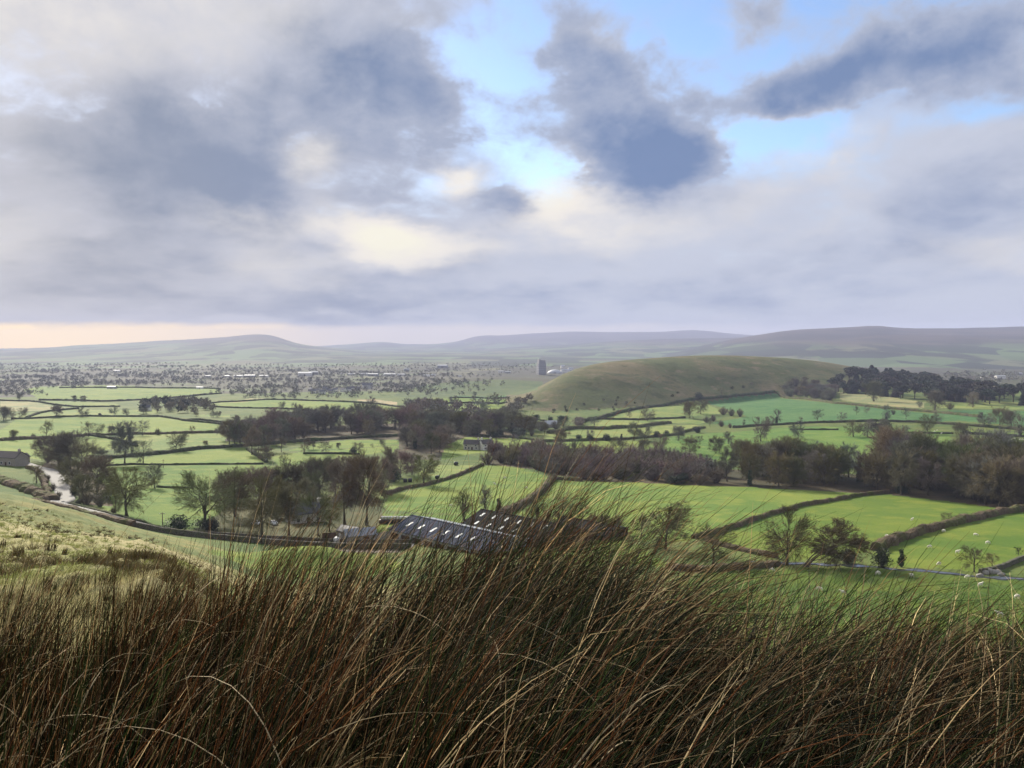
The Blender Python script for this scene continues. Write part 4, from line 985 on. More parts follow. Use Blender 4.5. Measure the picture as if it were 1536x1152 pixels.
def linear(name, pts, hgt, wid, col, label, group=None, wall=False, world=False, twig=True, cat=None):
    rg = np.random.default_rng(abs(hash(label)) % 1000 if False else sum(map(ord, label)))
    P = np.array(pts, float) if world else np.array([ground(px, py, 120)[:2] for px, py in pts])
    dist = P[:, 1].mean(); step = max(.5 if wall else .7, dist / 420)
    P = resample(P, step); n = len(P)
    if not wall: P = P + np.stack([vnoise(np.arange(n) * .21, np.zeros(n) + dist), vnoise(np.arange(n) * .21 + 50, np.zeros(n) + dist)], 1) * wid * .18
    t = np.gradient(P, axis=0); t /= np.linalg.norm(t, axis=1, keepdims=True) + 1e-9; s = np.stack([t[:, 1], -t[:, 0]], 1)
    hh = hgt * (1 + (.10 if wall else .20) * fbmn(np.arange(n) * (step * .22), np.full(n, dist * .37), 3)); ww = wid * (1 + (.06 if wall else .25) * vnoise(np.arange(n) * (step * .3), np.full(n, dist)))
    prof = [(-.5, -.15), (-.46, .55), (-.30, .93), (0, 1.0), (.30, .93), (.46, .55), (.5, -.15)] if not wall else [(-.5, -.2), (-.42, .9), (-.25, 1.0), (.25, 1.0), (.42, .9), (.5, -.2)]
    m = len(prof); V = np.zeros((n, m, 3)); z0 = H(P[:, 0], P[:, 1])
    for k, (a, b_) in enumerate(prof):
        jx = 1 + (0.03 if wall else .08) * rg.normal(size=n)
        V[:, k, :2] = P + s * (a * ww * jx)[:, None]; V[:, k, 2] = z0 + b_ * hh * (1 + (.02 if wall else .05) * rg.normal(size=n))
    i, j = np.meshgrid(np.arange(n - 1), np.arange(m - 1), indexing='ij'); q = (i * m + j).ravel()
    acc = Acc(); acc.add(V.reshape(-1, 3), np.stack([q, q + m, q + m + 1, q + 1], 1), np.concatenate([[(0, k, k + 1) for k in range(1, m - 1)], [((n - 1) * m, (n - 1) * m + k + 1, (n - 1) * m + k) for k in range(1, m - 1)]]))
    if not wall and twig:
        c = int(n * 18); k = rg.integers(0, n, c); a = rg.uniform(-.5, .5, c)
        p = np.concatenate([P[k] + s[k] * (a * ww[k])[:, None], (z0[k] + hh[k] * rg.uniform(.15, .98, c))[:, None]], 1)
        d = (s[k] * np.sign(a)[:, None] * .6 @ np.eye(2, 3)) + rg.normal(size=(c, 3)) * [.7, .7, .5] + [0, 0, .8]
        V2, Q2, T2 = ribbons(p, d, hgt * rg.uniform(.2, .5, c), max(.04, dist / 5600), rg); acc.add(V2, Q2, T2)
    me = acc.mesh(name, MATS['dry_stone' if wall else 'hedge'], False)
    return tag(add_obj(name, me, color=col), label, cat or ('wall' if wall else 'hedge'), group)
HB = (0.120, 0.092, 0.062); HG = (0.095, 0.092, 0.052); HD = (0.066, 0.068, 0.040)
HEDGES = [
    ([(580, 742), (610, 733), (640, 728), (668, 720), (692, 712), (724, 698)], 1.6, 1.6, HB, 'brown overgrown wall line climbing past black bales to the farmhouse'),
    ([(830, 717), (816, 735), (792, 753), (768, 766), (752, 774)], 2.2, 3.6, HB, 'wide brown hedge running downhill to the barns'),
    ([(832, 719), (850, 720), (872, 722)], 1.6, 2.5, HB, 'short brown hedge stub beside the thicket'),
    ([(1332, 739), (1288, 744), (1200, 760), (1150, 774), (1105, 790), (1070, 801), (1040, 808)], 1.5, 1.7, HB, 'long dark trimmed hedge curving down from the wood corner'),
    ([(1600, 757), (1536, 766), (1500, 771), (1440, 784), (1380, 801), (1342, 813), (1312, 826)], 2.4, 3.2, HB, 'thick brown hedge beside the sheep field'),
    ([(1060, 812), (1085, 820), (1115, 827), (1165, 837)], 1.4, 1.6, HB, 'low brown hedge behind the stream trees'),
    ([(1000, 852), (1060, 856), (1110, 852), (1165, 848)], 1.3, 2.6, HB, 'brown bramble bank along the stream'),
    ([(1100, 642), (1140, 639), (1180, 637), (1250, 634), (1320, 632), (1380, 634), (1440, 638), (1536, 646), (1620, 652)], 2.2, 3.0, HD, 'dark hedge along the foot of the deep green field'),
    ([(868, 634), (905, 627), (960, 613), (1010, 604), (1045, 599), (1100, 594), (1162, 588)], 3.2, 5.0, HD, 'dark tall hedge under the round hill'),
    ([(1165, 589), (1210, 599), (1250, 605), (1330, 613), (1400, 619), (1470, 626)], 2.6, 3.6, HG, 'pale brown hedge under the conifer wood'),
    ([(900, 629), (960, 630), (1028, 627)], 1.8, 2.6, HD, 'thin dark hedge below the pale yellow field'),
    ([(822, 650), (860, 643), (905, 644), (960, 641), (1005, 635)], 2.8, 4.5, HG, 'shrubby hedge between two pale fields'),
    ([(815, 663), (850, 662), (930, 660), (1010, 653), (1056, 642)], 2.0, 3.0, HG, 'hedge below the pale sloping field'),
    ([(1185, 645), (1220, 645), (1258, 645)], 1.4, 1.6, HD, 'broken dark wall stub in the long green field'),
    ([(1330, 649), (1380, 650), (1430, 651)], 1.4, 1.8, HD, 'dark hedge line beside the row of bare trees'),
    ([(1450, 651), (1500, 654), (1560, 657), (1620, 658)], 1.8, 2.2, HD, 'dark hedge behind the sheep flock'),
    ([(18, 629), (80, 626), (130, 624.5), (240, 625), (275, 631), (335, 637)], 1.8, 2.4, HD, 'dark trimmed hedge along the wide green field'),
    ([(0, 661), (60, 658), (135, 653), (180, 652), (230, 651.5), (335, 649)], 2.0, 3.2, HB, 'tawny hedge under the wide green field'),
    ([(136, 653.5), (160, 657), (180, 661), (205, 670)], 1.8, 2.4, HD, 'curved dark hedge by the lane trees'),
    ([(155, 688), (205, 684), (250, 680), (300, 673.5), (345, 671), (400, 667), (456, 662), (520, 658), (600, 654)], 2.2, 4.0, HD, 'long dark hedge leading to the brown wood'),
    ([(150, 698.5), (200, 697), (290, 697), (395, 696.5)], 1.0, 1.0, HD, 'thin broken wall line across the green meadows'),
    ([(372, 675), (385, 683), (400, 694)], 2.0, 2.6, HD, 'short dark hedge dropping from the long hedge'),
    ([(455, 681), (490, 681), (540, 682)], 1.4, 1.4, HD, 'dark low wall under twisted trees'),
    ([(0, 601), (45, 602), (80, 607), (120, 611), (180, 610)], 2.0, 3.0, HD, 'far hedge behind the tan stubble'),
    ([(40, 627), (60, 620), (75, 617), (118, 613.5)], 2.0, 3.0, HD, 'far hedge below the tan stubble'),
    ([(300, 609), (330, 611), (400, 613), (470, 617), (520, 621)], 2.0, 3.0, HD, 'far hedge below the long green field'),
    ([(305, 607), (330, 603.5), (400, 599.5), (480, 601.5), (560, 605.5), (606, 611)], 2.0, 3.0, HD, 'far hedge above the long green field'),
    ([(278, 631), (300, 630), (337, 635)], 2.0, 2.6, HD, 'far dark hedge before the tall wood trees'),
    ([(635, 606), (690, 605), (758, 604.5)], 2.4, 3.6, HD, 'far bushy hedge under the drumlin'),
    ([(675, 597), (720, 597), (760, 597)], 2.0, 3.0, HD, 'far upper hedge under the drumlin'),
    ([(738, 622), (748, 618), (765, 612)], 3.0, 5.0, HD, 'shrubby hedge at the tip of the round hill'),
    ([(733, 624), (760, 624), (800, 629), (830, 634)], 1.6, 2.0, HD, 'thin hedge at the foot of the bracken slope'),
    ([(235, 731), (260, 732), (282, 732)], .9, 1.0, HD, 'low hedge bank beside the lone grey tree'),
    ([(700, 640), (720, 655), (760, 656), (800, 660)], 1.6, 2.4, HD, 'hedge along the top of the farmhouse paddock'),
    ([(90, 582), (200, 581.5), (330, 583.5)], 2.5, 5.0, HD, 'far hedge along the top of the far green pasture'),
    ([(60, 600.5), (150, 602.5), (240, 598.5), (332, 590.5)], 2.5, 5.0, HD, 'far hedge below the far green pasture'),
]
for pts, h, w, c, lab in HEDGES: linear('hedge', pts, h, w, c, lab)
linear('stone_wall', [(1600, 828), (1536, 840), (1512, 850), (1490, 858), (1470, 862)], 1.3, 1.0, None, 'tumbled grey dry stone wall beside the stream', wall=True)
# ============================================================ lane and stream
plain('tarmac_wet', (0.20, 0.195, 0.185), 0.85, 0.12, .2, .8)
plain('limewash', (0.72, 0.70, 0.66), 0.85, 0.2, .12, .4)
plain('house_stone', (0.30, 0.275, 0.235), 0.9, 0.2, .3, 1.2, .3)
plain('pale_stone', (0.44, 0.42, 0.38), 0.9, 0.2, .25, 1.2, .3)
plain('slate', (0.060, 0.062, 0.068), 0.6, 0.4, .35, 1.5, .3)
plain('mossy_slate', (0.085, 0.075, 0.070), 0.7, 0.3, .35, 1.5, .3)
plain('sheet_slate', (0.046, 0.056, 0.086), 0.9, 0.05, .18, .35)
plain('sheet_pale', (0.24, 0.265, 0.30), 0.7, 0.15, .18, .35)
plain('sheet_dark', (0.020, 0.021, 0.021), 0.95, 0.04, .35, .35)
plain('rooflight', (0.60, 0.62, 0.60), 0.4, 0.5, .12, .8)
plain('cladding', (0.34, 0.36, 0.38), 0.6, 0.3, .15, .5)
plain('timber_dark', (0.085, 0.055, 0.038), 0.85, 0.2, .4, 1.0)
plain('glass_dark', (0.02, 0.024, 0.03), 0.12, 0.6, .1, 1.0)
plain('white_paint', (0.72, 0.73, 0.74), 0.3, 0.5, .05, .5)
plain('rubber', (0.018, 0.018, 0.018), 0.8, 0.2, .2, 2.0)
plain('bale_wrap', (0.012, 0.013, 0.013), 0.28, 0.5, .2, 2.0)
plain('white_wrap', (0.66, 0.67, 0.66), 0.4, 0.4, .15, 2.0)
plain('boulder', (0.27, 0.26, 0.235), 0.9, 0.2, .35, 1.2, .5)
plain('fleece', (0.76, 0.72, 0.62), 0.95, 0.1, .25, 6.0, .4)
plain('face_black', (0.05, 0.045, 0.04), 0.9, 0.1, .2, 6.0)
plain('concrete', (0.28, 0.28, 0.29), 0.85, 0.2, .15, .05)
plain('far_roof', (0.42, 0.44, 0.46), 0.6, 0.3, .15, .05)
plain('far_slate', (0.13, 0.13, 0.14), 0.7, 0.3, .2, .05)
def _water(N, bs):
    N.put(bs.inputs['Base Color'], (0.035, 0.04, 0.035, 1)); bump(N, bs, N.noise(wpos(N), 2.2, 3, .5), .25, .05)
mat_new('water', _water, 0.08, 0.6)

def strip(name, P, wid, mat, lift, label, jitter=0.0, step=2.0):
    P = resample(np.array(P, float), step)
    for _ in range(3): P[1:-1] = (P[:-2] + 2 * P[1:-1] + P[2:]) / 4
    n = len(P); t = np.gradient(P, axis=0); t /= np.linalg.norm(t, axis=1, keepdims=True); s = np.stack([t[:, 1], -t[:, 0]], 1)
    w = wid * (1 + jitter * vnoise(np.arange(n) * .45, np.zeros(n) + 3)); w = np.maximum(w, wid * .12)
    fr = [-.5, -.25, 0, .25, .5]
    V = np.zeros((n, 5, 3)); zc = H(P[:, 0], P[:, 1]); 
    for _ in range(2): zc[1:-1] = (zc[:-2] + zc[1:-1] + zc[2:]) / 3
    for k, a in enumerate(fr):
        V[:, k, :2] = P + s * (a * w)[:, None]; V[:, k, 2] = np.maximum(zc, H(V[:, k, 0], V[:, k, 1])) + lift
    E1 = V[:, :1].copy(); E1[:, :, :2] -= (s * .25)[:, None]; E1[:, :, 2] -= lift + .35
    E2 = V[:, -1:].copy(); E2[:, :, :2] += (s * .25)[:, None]; E2[:, :, 2] -= lift + .35
    V = np.concatenate([E1, V, E2], 1); m = 7
    i, j = np.meshgrid(np.arange(n - 1), np.arange(m - 1), indexing='ij'); q = (i * m + j).ravel()
    return tag(add_obj(name, mk_mesh(name, V.reshape(-1, 3), [np.stack([q, q + m, q + m + 1, q + 1], 1)], True, MATS[mat])), label, kind='structure')
g2 = lambda px, py, ym=120: tuple(ground(px, py, ym)[:2])
lane = [g2(p, q, 245) for p, q in ((30, 694), (60, 703), (74, 706), (84, 717), (92, 731), (99, 749))]
lane += [(lane[-1][0] + 8, lane[-1][1] - 22)] + [g2(p, q, 225) for p, q in ((225, 794), (246, 798), (300, 804), (345, 808), (400, 812), (470, 817), (540, 822), (620, 828))]
strip('lane', lane, 6.0, 'tarmac_wet', .16, 'wet pale tarmac lane winding below the hillside')
strm = [g2(p, q, 150) for p, q in ((1040, 852), (1090, 848), (1130, 843), (1160, 845), (1195, 846), (1240, 848), (1285, 849), (1330, 853), (1380, 856), (1416, 860), (1450, 863), (1500, 868), (1580, 872))]
strip('stream', strm, 2.1, 'water', .12, 'small stream glinting beside the trees', .85, 1.2)
def offset_line(P, off, step=3.0):
    P = resample(np.array(P, float), step); t = np.gradient(P, axis=0); t /= np.linalg.norm(t, axis=1, keepdims=True)
    return P + np.stack([t[:, 1], -t[:, 0]], 1) * off
i0 = 7
pre_ = tuple(np.array(lane[i0]) * .86 + np.array(lane[i0 - 1]) * .14)
linear('stone_wall', offset_line([pre_] + lane[i0:], 4.6), 1.7, .9, None, 'brown dry stone wall on the hill side of the lane', wall=True, world=True)
linear('stone_wall', offset_line(lane[i0 + 2:], -4.6), 1.2, .8, None, 'dark mossy dry stone wall between lane and farm trees', wall=True, world=True)
linear('hedge', offset_line(lane[1:i0 + 1], 5.5), 1.5, 2.6, HB, 'brown scrubby bank on the hill side of the lane bend', world=True)
linear('hedge', offset_line(lane[4:i0 + 1], -5.5), 1.2, 1.6, HD, 'dark low hedge between the lane and the roadside meadow', world=True)
linear('hedge', [g2(p, q, 150) for p, q in ((-20, 716), (0, 722), (40, 736), (75, 750))], 2.2, 5.0, HB, 'dark brown bracken bank across the grazed slope above the lane', world=True)

# ============================================================ buildings
def empty(name, loc, rz=0.0):
    e = bpy.data.objects.new(name, None); COL.objects.link(e); e.location = loc; e.rotation_euler = (0, 0, rz); e.empty_display_size = .5; return e
def house(name, loc, rz, w, d, he, hr, label, wall='house_stone', roof='slate', wins=(), doors=(), chims=(), cat='house', group=None, found=1.5, th=.22):
    """ridge along local x, centre at loc; wins on the long fronts: (side, x, z, width, height)"""
    e = empty(name, loc, rz); tag(e, label, cat, group)
    MB().gable(-w / 2, w / 2, -d / 2, d / 2, -found, he, hr).build('wall', MATS[wall], e)
    ov = .35; sl = (hr - he) / (d / 2)
    rf = MB(); rf.slab(-w / 2 - .3, w / 2 + .3, -d / 2 - ov, he - ov * sl + .03, 0.0, hr + .03, th); rf.slab(-w / 2 - .3, w / 2 + .3, d / 2 + ov, he - ov * sl + .03, 0.0, hr + .03, th)
    ro = rf.build('roof', MATS[roof], e)
    for cx_ in chims:
        MB().box(cx_ - .55, cx_ + .55, -.4, .4, hr - .8, hr + 1.3).box(cx_ - .65, cx_ + .65, -.5, .5, hr + 1.3, hr + 1.45).cyl((cx_, 0, hr + 1.45), (cx_, 0, hr + 1.9), .16, .13).build('chimney', MATS[wall], ro)
    for sd, x, z, ww, wh in wins:
        y = sd * (d / 2)
        wo = MB().box(x - ww / 2, x + ww / 2, min(y, y + sd * .04), max(y, y + sd * .04), z, z + wh).build('window', MATS['glass_dark'], e)
        f = MB(); k = .09
        for a, b_, c, g in ((x - ww / 2 - k, x + ww / 2 + k, z - k, z), (x - ww / 2 - k, x + ww / 2 + k, z + wh, z + wh + k), (x - ww / 2 - k, x - ww / 2, z, z + wh), (x + ww / 2, x + ww / 2 + k, z, z + wh)):
            f.box(a, b_, min(y, y + sd * .08), max(y, y + sd * .08), c, g)
        f.build('frame', MATS['white_paint'], wo)
    for sd, x, ww, wh in doors:
        y = sd * d / 2; MB().box(x - ww / 2, x + ww / 2, min(y, y + sd * .05), max(y, y + sd * .05), 0, wh).build('door', MATS['timber_dark'], e)
    return e
# twin-span cattle shed of the farm
r_ = np.array([.75, -.66]); r_ /= np.linalg.norm(r_); ang = math.atan2(r_[1], r_[0]); gdir = np.array([-r_[1], r_[0]])
def shed(start, length, width, he, hr, label, roofa, roofb, lights, wallm, found=3.0):
    c = np.array(start) + r_ * length / 2; z = float(H(*start)) - .2
    e = empty('barn', (c[0], c[1], z), ang); tag(e, label, 'barn')
    MB().gable(-length / 2, length / 2, -width / 2, width / 2, -found, he, hr).build('wall', MATS[wallm], e)
    # open bays in the front wall, the shade inside painted as dark panels
    for k in range(int(length // 5)):
        x = -length / 2 + 2.6 + k * 5.0
        MB().box(x - 1.9, x + 1.9, -width / 2 - .06, -width / 2 + .02, .1, he - .9).build('door', MATS['timber_dark'], e)
    sl = (hr - he) / (width / 2); ov = .5
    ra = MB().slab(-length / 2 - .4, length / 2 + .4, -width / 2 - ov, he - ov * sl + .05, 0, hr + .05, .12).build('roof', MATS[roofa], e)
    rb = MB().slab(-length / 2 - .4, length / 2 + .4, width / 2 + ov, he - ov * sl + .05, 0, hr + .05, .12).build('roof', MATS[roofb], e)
    nrm = np.array([-sl, 1]) / math.hypot(1, sl)
    for (x, f0, f1, wd, side) in lights:                 # rooflight strips: x along ridge, f across slope
        ya, yb = -width / 2 * (1 - f0), -width / 2 * (1 - f1)
        za, zb = hr + sl * ya + .05, hr + sl * yb + .05
        k = .15
        if side > 0: ya, yb = -ya, -yb
        b_ = MB().slab(x - wd / 2, x + wd / 2, ya, za + k, yb, zb + k, .05)
        b_.build('rooflight', MATS['rooflight'], ra if side < 0 else rb)
    # corrugation ribs on the near slope
    for k in range(int(length / 2)):
        x = -length / 2 + .6 + 2 * k
        MB().slab(x - .07, x + .07, -width / 2 - ov, he - ov * sl + .05 + .122, -.15, hr + .05 + .122 - .15 * sl, .05).build('roof_rib', MATS[roofa], ra)
    MB().box(-length / 2 - .4, length / 2 + .4, -.35, .35, hr + .12, hr + .26).build('ridge_cap', MATS[roofa], ra)
    return e
a1 = np.array([-31.6, 246.7])
shed(a1, 40, 19, 3.9, 6.4, 'grey slate coloured farm shed with pale rooflights beside the yard', 'sheet_slate', 'sheet_pale', [(-20 + 4.5 + k * 5.4, .32, .60, .8, -1) for k in range(6)] + [(-20 + 6 + k * 6, .3, .5, .9, 1) for k in range(5)], 'cladding')  # back slope in pale sheet: sky reflection put into the roof colour
a2 = a1 + r_ * 11 + gdir * 20.5
shed(a2, 36, 21, 3.9, 7.2, 'big dark roofed barn with small pale rooflights below the gaunt trees', 'sheet_dark', 'sheet_dark', [(-18 + 3 + k * 5.2, .62, .82, .8, -1) for k in range(6)] + [(-18 + 5 + k * 5.2, .18, .36, .8, -1) for k in range(5)], 'timber_dark')
a3 = a2 + r_ * 20 + gdir * 18.2
shed(a3, 20, 14, 3.0, 4.8, 'low dark lean shed at the back of the big barn', 'sheet_dark', 'sheet_slate', [], 'timber_dark')

def px_house(px, py, *a, ymin=120, dz=0.0, **k):
    g = ground(px, py, ymin); return house(k.pop('name', 'house'), (g[0], g[1], g[2] + dz), *a, **k)
# farmhouse behind the thicket
g = ground(708, 674, 300)
house('farmhouse', (g[0], g[1], g[2]), -.12, 11, 7, 4.2, 6.8, 'long low stone farmhouse with dark slate roof above the thicket', 'pale_stone', 'mossy_slate',
      wins=[(-1, -4, .9, 1.1, 1.1), (-1, -1.8, .9, 1.1, 1.1), (-1, 3.6, .9, 1.1, 1.1), (-1, -3.6, 2.7, 1.0, 1.0), (-1, 3.2, 2.7, 1.0, 1.0)], doors=[(-1, .6, 1.2, 2.1)], chims=[4.6])
g = ground(729, 675, 300)
house('farmhouse', (g[0], g[1] + 2, g[2]), .5, 8.5, 7, 4.6, 7.2, 'gabled white fronted farmhouse wing with two chimneys', 'limewash', 'mossy_slate', wins=[(-1, -2.4, .9, 1.1, 1.2), (-1, 2, .9, 1.1, 1.2), (-1, -2.4, 2.9, 1.0, 1.0), (-1, 2, 2.9, 1.0, 1.0)], doors=[(-1, 0, 1.1, 2.1)], chims=[-3.6, 3.6])
g = ground(12, 697, 300)
house('cottage', (g[0], g[1], g[2]), -.25, 17, 7.5, 4.2, 6.6, 'grey stone cottage with patched slate roof by the lane', 'house_stone', 'mossy_slate', wins=[(-1, -4, 1.0, 1.0, 1.1), (-1, 0, 1.0, 1.0, 1.1), (-1, 5, 1.0, 1.0, 1.1)], doors=[(-1, 2.6, 1.0, 2.0)], chims=[7.2])
g = ground(36, 694, 300)
house('outbuilding', (g[0] + 1, g[1] - 4, g[2]), 1.2, 6, 5, 3.6, 5.2, 'small grey stone outbuilding joined to the cottage end', 'house_stone', 'mossy_slate', wins=[(-1, 0, 1.2, .8, .8)], cat='outbuilding')
g = ground(458, 782, 220)
house('cottage', (g[0], g[1], g[2]), .55, 12, 7.5, 3.6, 6.4, 'dark slate roofed cottage half hidden by farm trees', 'pale_stone', 'slate', wins=[(-1, -3.5, .9, 1.1, 1.1), (-1, 3.5, .9, 1.1, 1.1)], doors=[(-1, 0, 1.1, 2.1)], chims=[-5, 5])
g = ground(540, 812, 205)
house('outbuilding', (g[0], g[1], g[2]), .35, 9, 5.5, 2.4, 3.9, 'small grey roofed farm outbuilding at the yard edge', 'house_stone', 'sheet_pale', doors=[(-1, 1.5, 1.6, 1.9)], cat='outbuilding')
g = ground(520, 812, 205)
house('outbuilding', (g[0], g[1] + 5, g[2]), -.5, 6.5, 4.5, 2.2, 3.4, 'low slate roofed yard store behind white wrapped bales', 'house_stone', 'slate', doors=[(-1, 0, 1.4, 1.8)], cat='outbuilding')
# white and pale houses on the far plain
px_house(218, 616, .2, 12, 8, 4.2, 7.0, 'white gabled house in the far grove', ymin=600, wall='limewash', wins=[(-1, -3, 1, 1.1, 1.2), (-1, 3, 1, 1.1, 1.2)], name='white_house')
px_house(551, 583, .3, 22, 10, 7.5, 11.5, 'large white house beyond the long green field', ymin=900, wall='limewash', roof='far_slate', wins=[(-1, x, z, 1.4, 1.6) for x in (-7, -2.5, 2.5, 7) for z in (1.2, 4.6)], name='white_house')
px_house(826, 641, .4, 12, 8, 3.4, 6.4, 'grey roofed barn among trees at the foot of the round hill', ymin=600, roof='far_roof', cat='barn', name='barn')
VIL = [(470, 590, 9, .3), (477, 589, 8, -.4), (484, 591, 10, .1), (490, 588, 8, .8), (497, 590, 8, -.2), (503, 588, 9, .5), (487, 586, 8, 0), (515, 588, 10, -.5), (523, 587, 9, .3), (529, 585, 9, .1), (536, 586, 8, .7), (466, 587, 8, -.6)]
for px, py, w, a in VIL:
    px_house(px, py, a, w, 7, 4.6, 7.4, 'pale village house among far trees beyond the long field', ymin=900, wall='limewash' if w != 8 else 'pale_stone', roof='far_slate', group='far village houses', name='house', wins=[(-1, -2, 1, 1.2, 1.3), (-1, 2, 1, 1.2, 1.3)])
SHEDS = [(168, 583, 13, 4), (176, 558, 9, 3), (300, 583, 10, 3), (312, 566, 9, 3), (340, 566, 10, 3), (358, 566, 13, 3.5), (375, 566, 16, 4), (396, 566, 13, 3.5), (458, 564, 20, 6), (470, 562, 14, 5), (527, 563, 12, 3), (545, 563, 12, 3.5), (560, 564, 16, 4), (585, 564, 18, 4), (602, 564, 12, 3.5), (610, 557, 8, 4), (640, 565, 9, 3), (650, 564, 7, 3), (664, 552, 15, 5), (690, 566, 5, 3), (752, 559, 10, 3), (762, 560, 8, 3), (1500, 568, 14, 5), (1475, 567, 9, 3), (1528, 563, 10, 4)]
for k, (px, py, wpx, hpx) in enumerate(SHEDS):
    g = ground(px, py, 1300); w = wpx / F * g[1]; h = max(hpx / F * g[1], 4)
    house('industrial_shed', (g[0], g[1], g[2]), random.uniform(-.2, .2), w, w * .45, h * .75, h, 'pale far works shed on the hazy plain', 'limewash' if k % 3 else 'concrete', 'far_roof', cat='shed', group='far works sheds', doors=[(-1, 0, w * .12, h * .45)])
# cement works: tall preheater tower with stepped top, silo dome, side sheds
g = ground(812, 562, 1900); y = g[1]; tw_ = 11.5 / F * y; th_ = 22 / F * y
e = empty('works_tower', (g[0], g[1], g[2]), .25); tag(e, 'tall grey blue industrial tower on the far plain', 'tower')
MB().box(-tw_ / 2, tw_ / 2, -tw_ / 2, tw_ / 2, -2, th_ * .82).build('tower_body', MATS['concrete'], e)
MB().box(-tw_ * .42, tw_ * .42, -tw_ * .42, tw_ * .42, th_ * .82, th_).box(-tw_ * .42, -tw_ * .2, -tw_ * .4, tw_ * .4, th_, th_ * 1.06).build('head_house', MATS['concrete'], e)
for k in range(6): MB().box(-tw_ * .53, tw_ * .53, -tw_ * .53, tw_ * .53, th_ * (.12 + .12 * k), th_ * (.12 + .12 * k) + .8).build('floor_band', MATS['far_roof'], e)
g = ground(832, 560, 1900); y = g[1]
e = empty('store_dome', (g[0], g[1], g[2])); tag(e, 'pale low domed store beside the industrial tower', 'store')
R0 = 11 / F * y; dm = Acc(); n = 20
rings = [(R0, 0), (R0, R0 * .12), (R0 * .8, R0 * .32), (R0 * .45, R0 * .48), (.3, R0 * .54)]
an = np.arange(n) * 2 * math.pi / n
V = np.concatenate([np.stack([np.cos(an) * r, np.sin(an) * r, np.full(n, z)], 1) for r, z in rings]); i = np.arange(n); j = (i + 1) % n
dm.add(V, np.concatenate([np.stack([i, j, j + n, i + n], 1) + n * k for k in range(len(rings) - 1)]))
add_obj('dome_shell', dm.mesh('dome_shell', MATS['far_roof']), e)
MB().box(-2, 2, -R0 - 1.5, -R0 + 1, 0, R0 * .2).build('door', MATS['concrete'], e)
for px, py, w in ((848, 559, 30), (856, 556, 18), (844, 552, 14)):
    px_house(px, py, .1, w, 14, 8, 12, 'pale works shed beside the domed store', ymin=1900, wall='limewash', roof='far_roof', cat='shed', group='sheds beside the dome', name='industrial_shed')

# ============================================================ farmyard things
def bale(g, r, mat, label, group, rz=0.0):
    m = MB(); n = 18; an = np.arange(n) * 2 * math.pi / n; w = r * 1.0
    prof = [(-w, r * .05), (-w, r * .86), (-w * .86, r), (w * .86, r), (w, r * .86), (w, r * .05)]
    V = np.concatenate([np.stack([np.full(n, x), np.cos(an) * q, np.sin(an) * q + r * .97], 1) for x, q in prof]); i = np.arange(n); j = (i + 1) % n
    m.add(V, np.concatenate([np.stack([i, i + n, j + n, j], 1) + n * k for k in range(len(prof) - 1)]))
    e = empty('wrapped_bale', (g[0], g[1], g[2]), rz); tag(e, label, 'bale', group)
    b_ = m.build('wrap', MATS[mat], e, smooth=True)
    MB().cyl((-w * 1.005, 0, r * .97), (-w * .99, 0, r * .97), r * .4).cyl((w * .99, 0, r * .97), (w * 1.005, 0, r * .97), r * .4).build('end_fold', MATS[mat], e)
    return e
for k in range(11):
    g = ground(572 + k * 4.5, 785.5 - k * .1, 220); bale(g, .8, 'bale_wrap', 'black wrapped silage bale in the row behind the grey shed', 'silage bale row', 1.45)
for k in range(10):
    g = ground(573 + k * 4.5, 785, 220); bale((g[0], g[1], g[2] + 1.55), .5, 'white_wrap', 'added pale roll standing for light on the silage bale tops', 'light on the bale row as pale rolls', 1.2)  # added rolls: light reflected by the bale tops, given as pale shapes
for px, py in ((608, 723.5), (615, 723)): bale(ground(px, py, 300), 1.0, 'bale_wrap', 'black wrapped bale lying in the yellow green field', 'black field bales', .2)
bale(ground(656, 718.5, 300), 1.0, 'bale_wrap', 'single black wrapped bale beside the brown wall line', None, 1.0)
bale(ground(684, 698, 300), 1.1, 'bale_wrap', 'dark wrapped bale at the top of the bale field', None, 1.0)
for px, py, r in ((513, 808, 1.0), (519, 807, .9), (525, 808, .9), (506, 814, .9)): bale(ground(px, py, 205), r, 'white_wrap', 'white wrapped bale heaped in the farmyard', 'white yard bales', px * .7)
g = ground(494, 812, 205); e = empty('farm_trailer', (g[0], g[1], g[2]), .25); tag(e, 'dark brown box trailer parked in the farmyard', 'trailer')
MB().box(-2.1, 2.1, -1.1, 1.1, .7, .85).box(-2.1, -2.0, -1.1, 1.1, .85, 2.4).box(2.0, 2.1, -1.1, 1.1, .85, 2.4).box(-2.0, 2.0, -1.1, -1.0, .85, 2.4).box(-2.0, 2.0, 1.0, 1.1, .85, 2.4).build('box_body', MATS['timber_dark'], e)
MB().box(2.1, 3.4, -.08, .08, .62, .74).build('drawbar', MATS['rubber'], e)
for sx in (-.6, .6):
    for sy in (-1, 1): MB().cyl((sx, sy * 1.0, .42), (sx, sy * 1.22, .42), .42, n=14).build('wheel', MATS['rubber'], e)
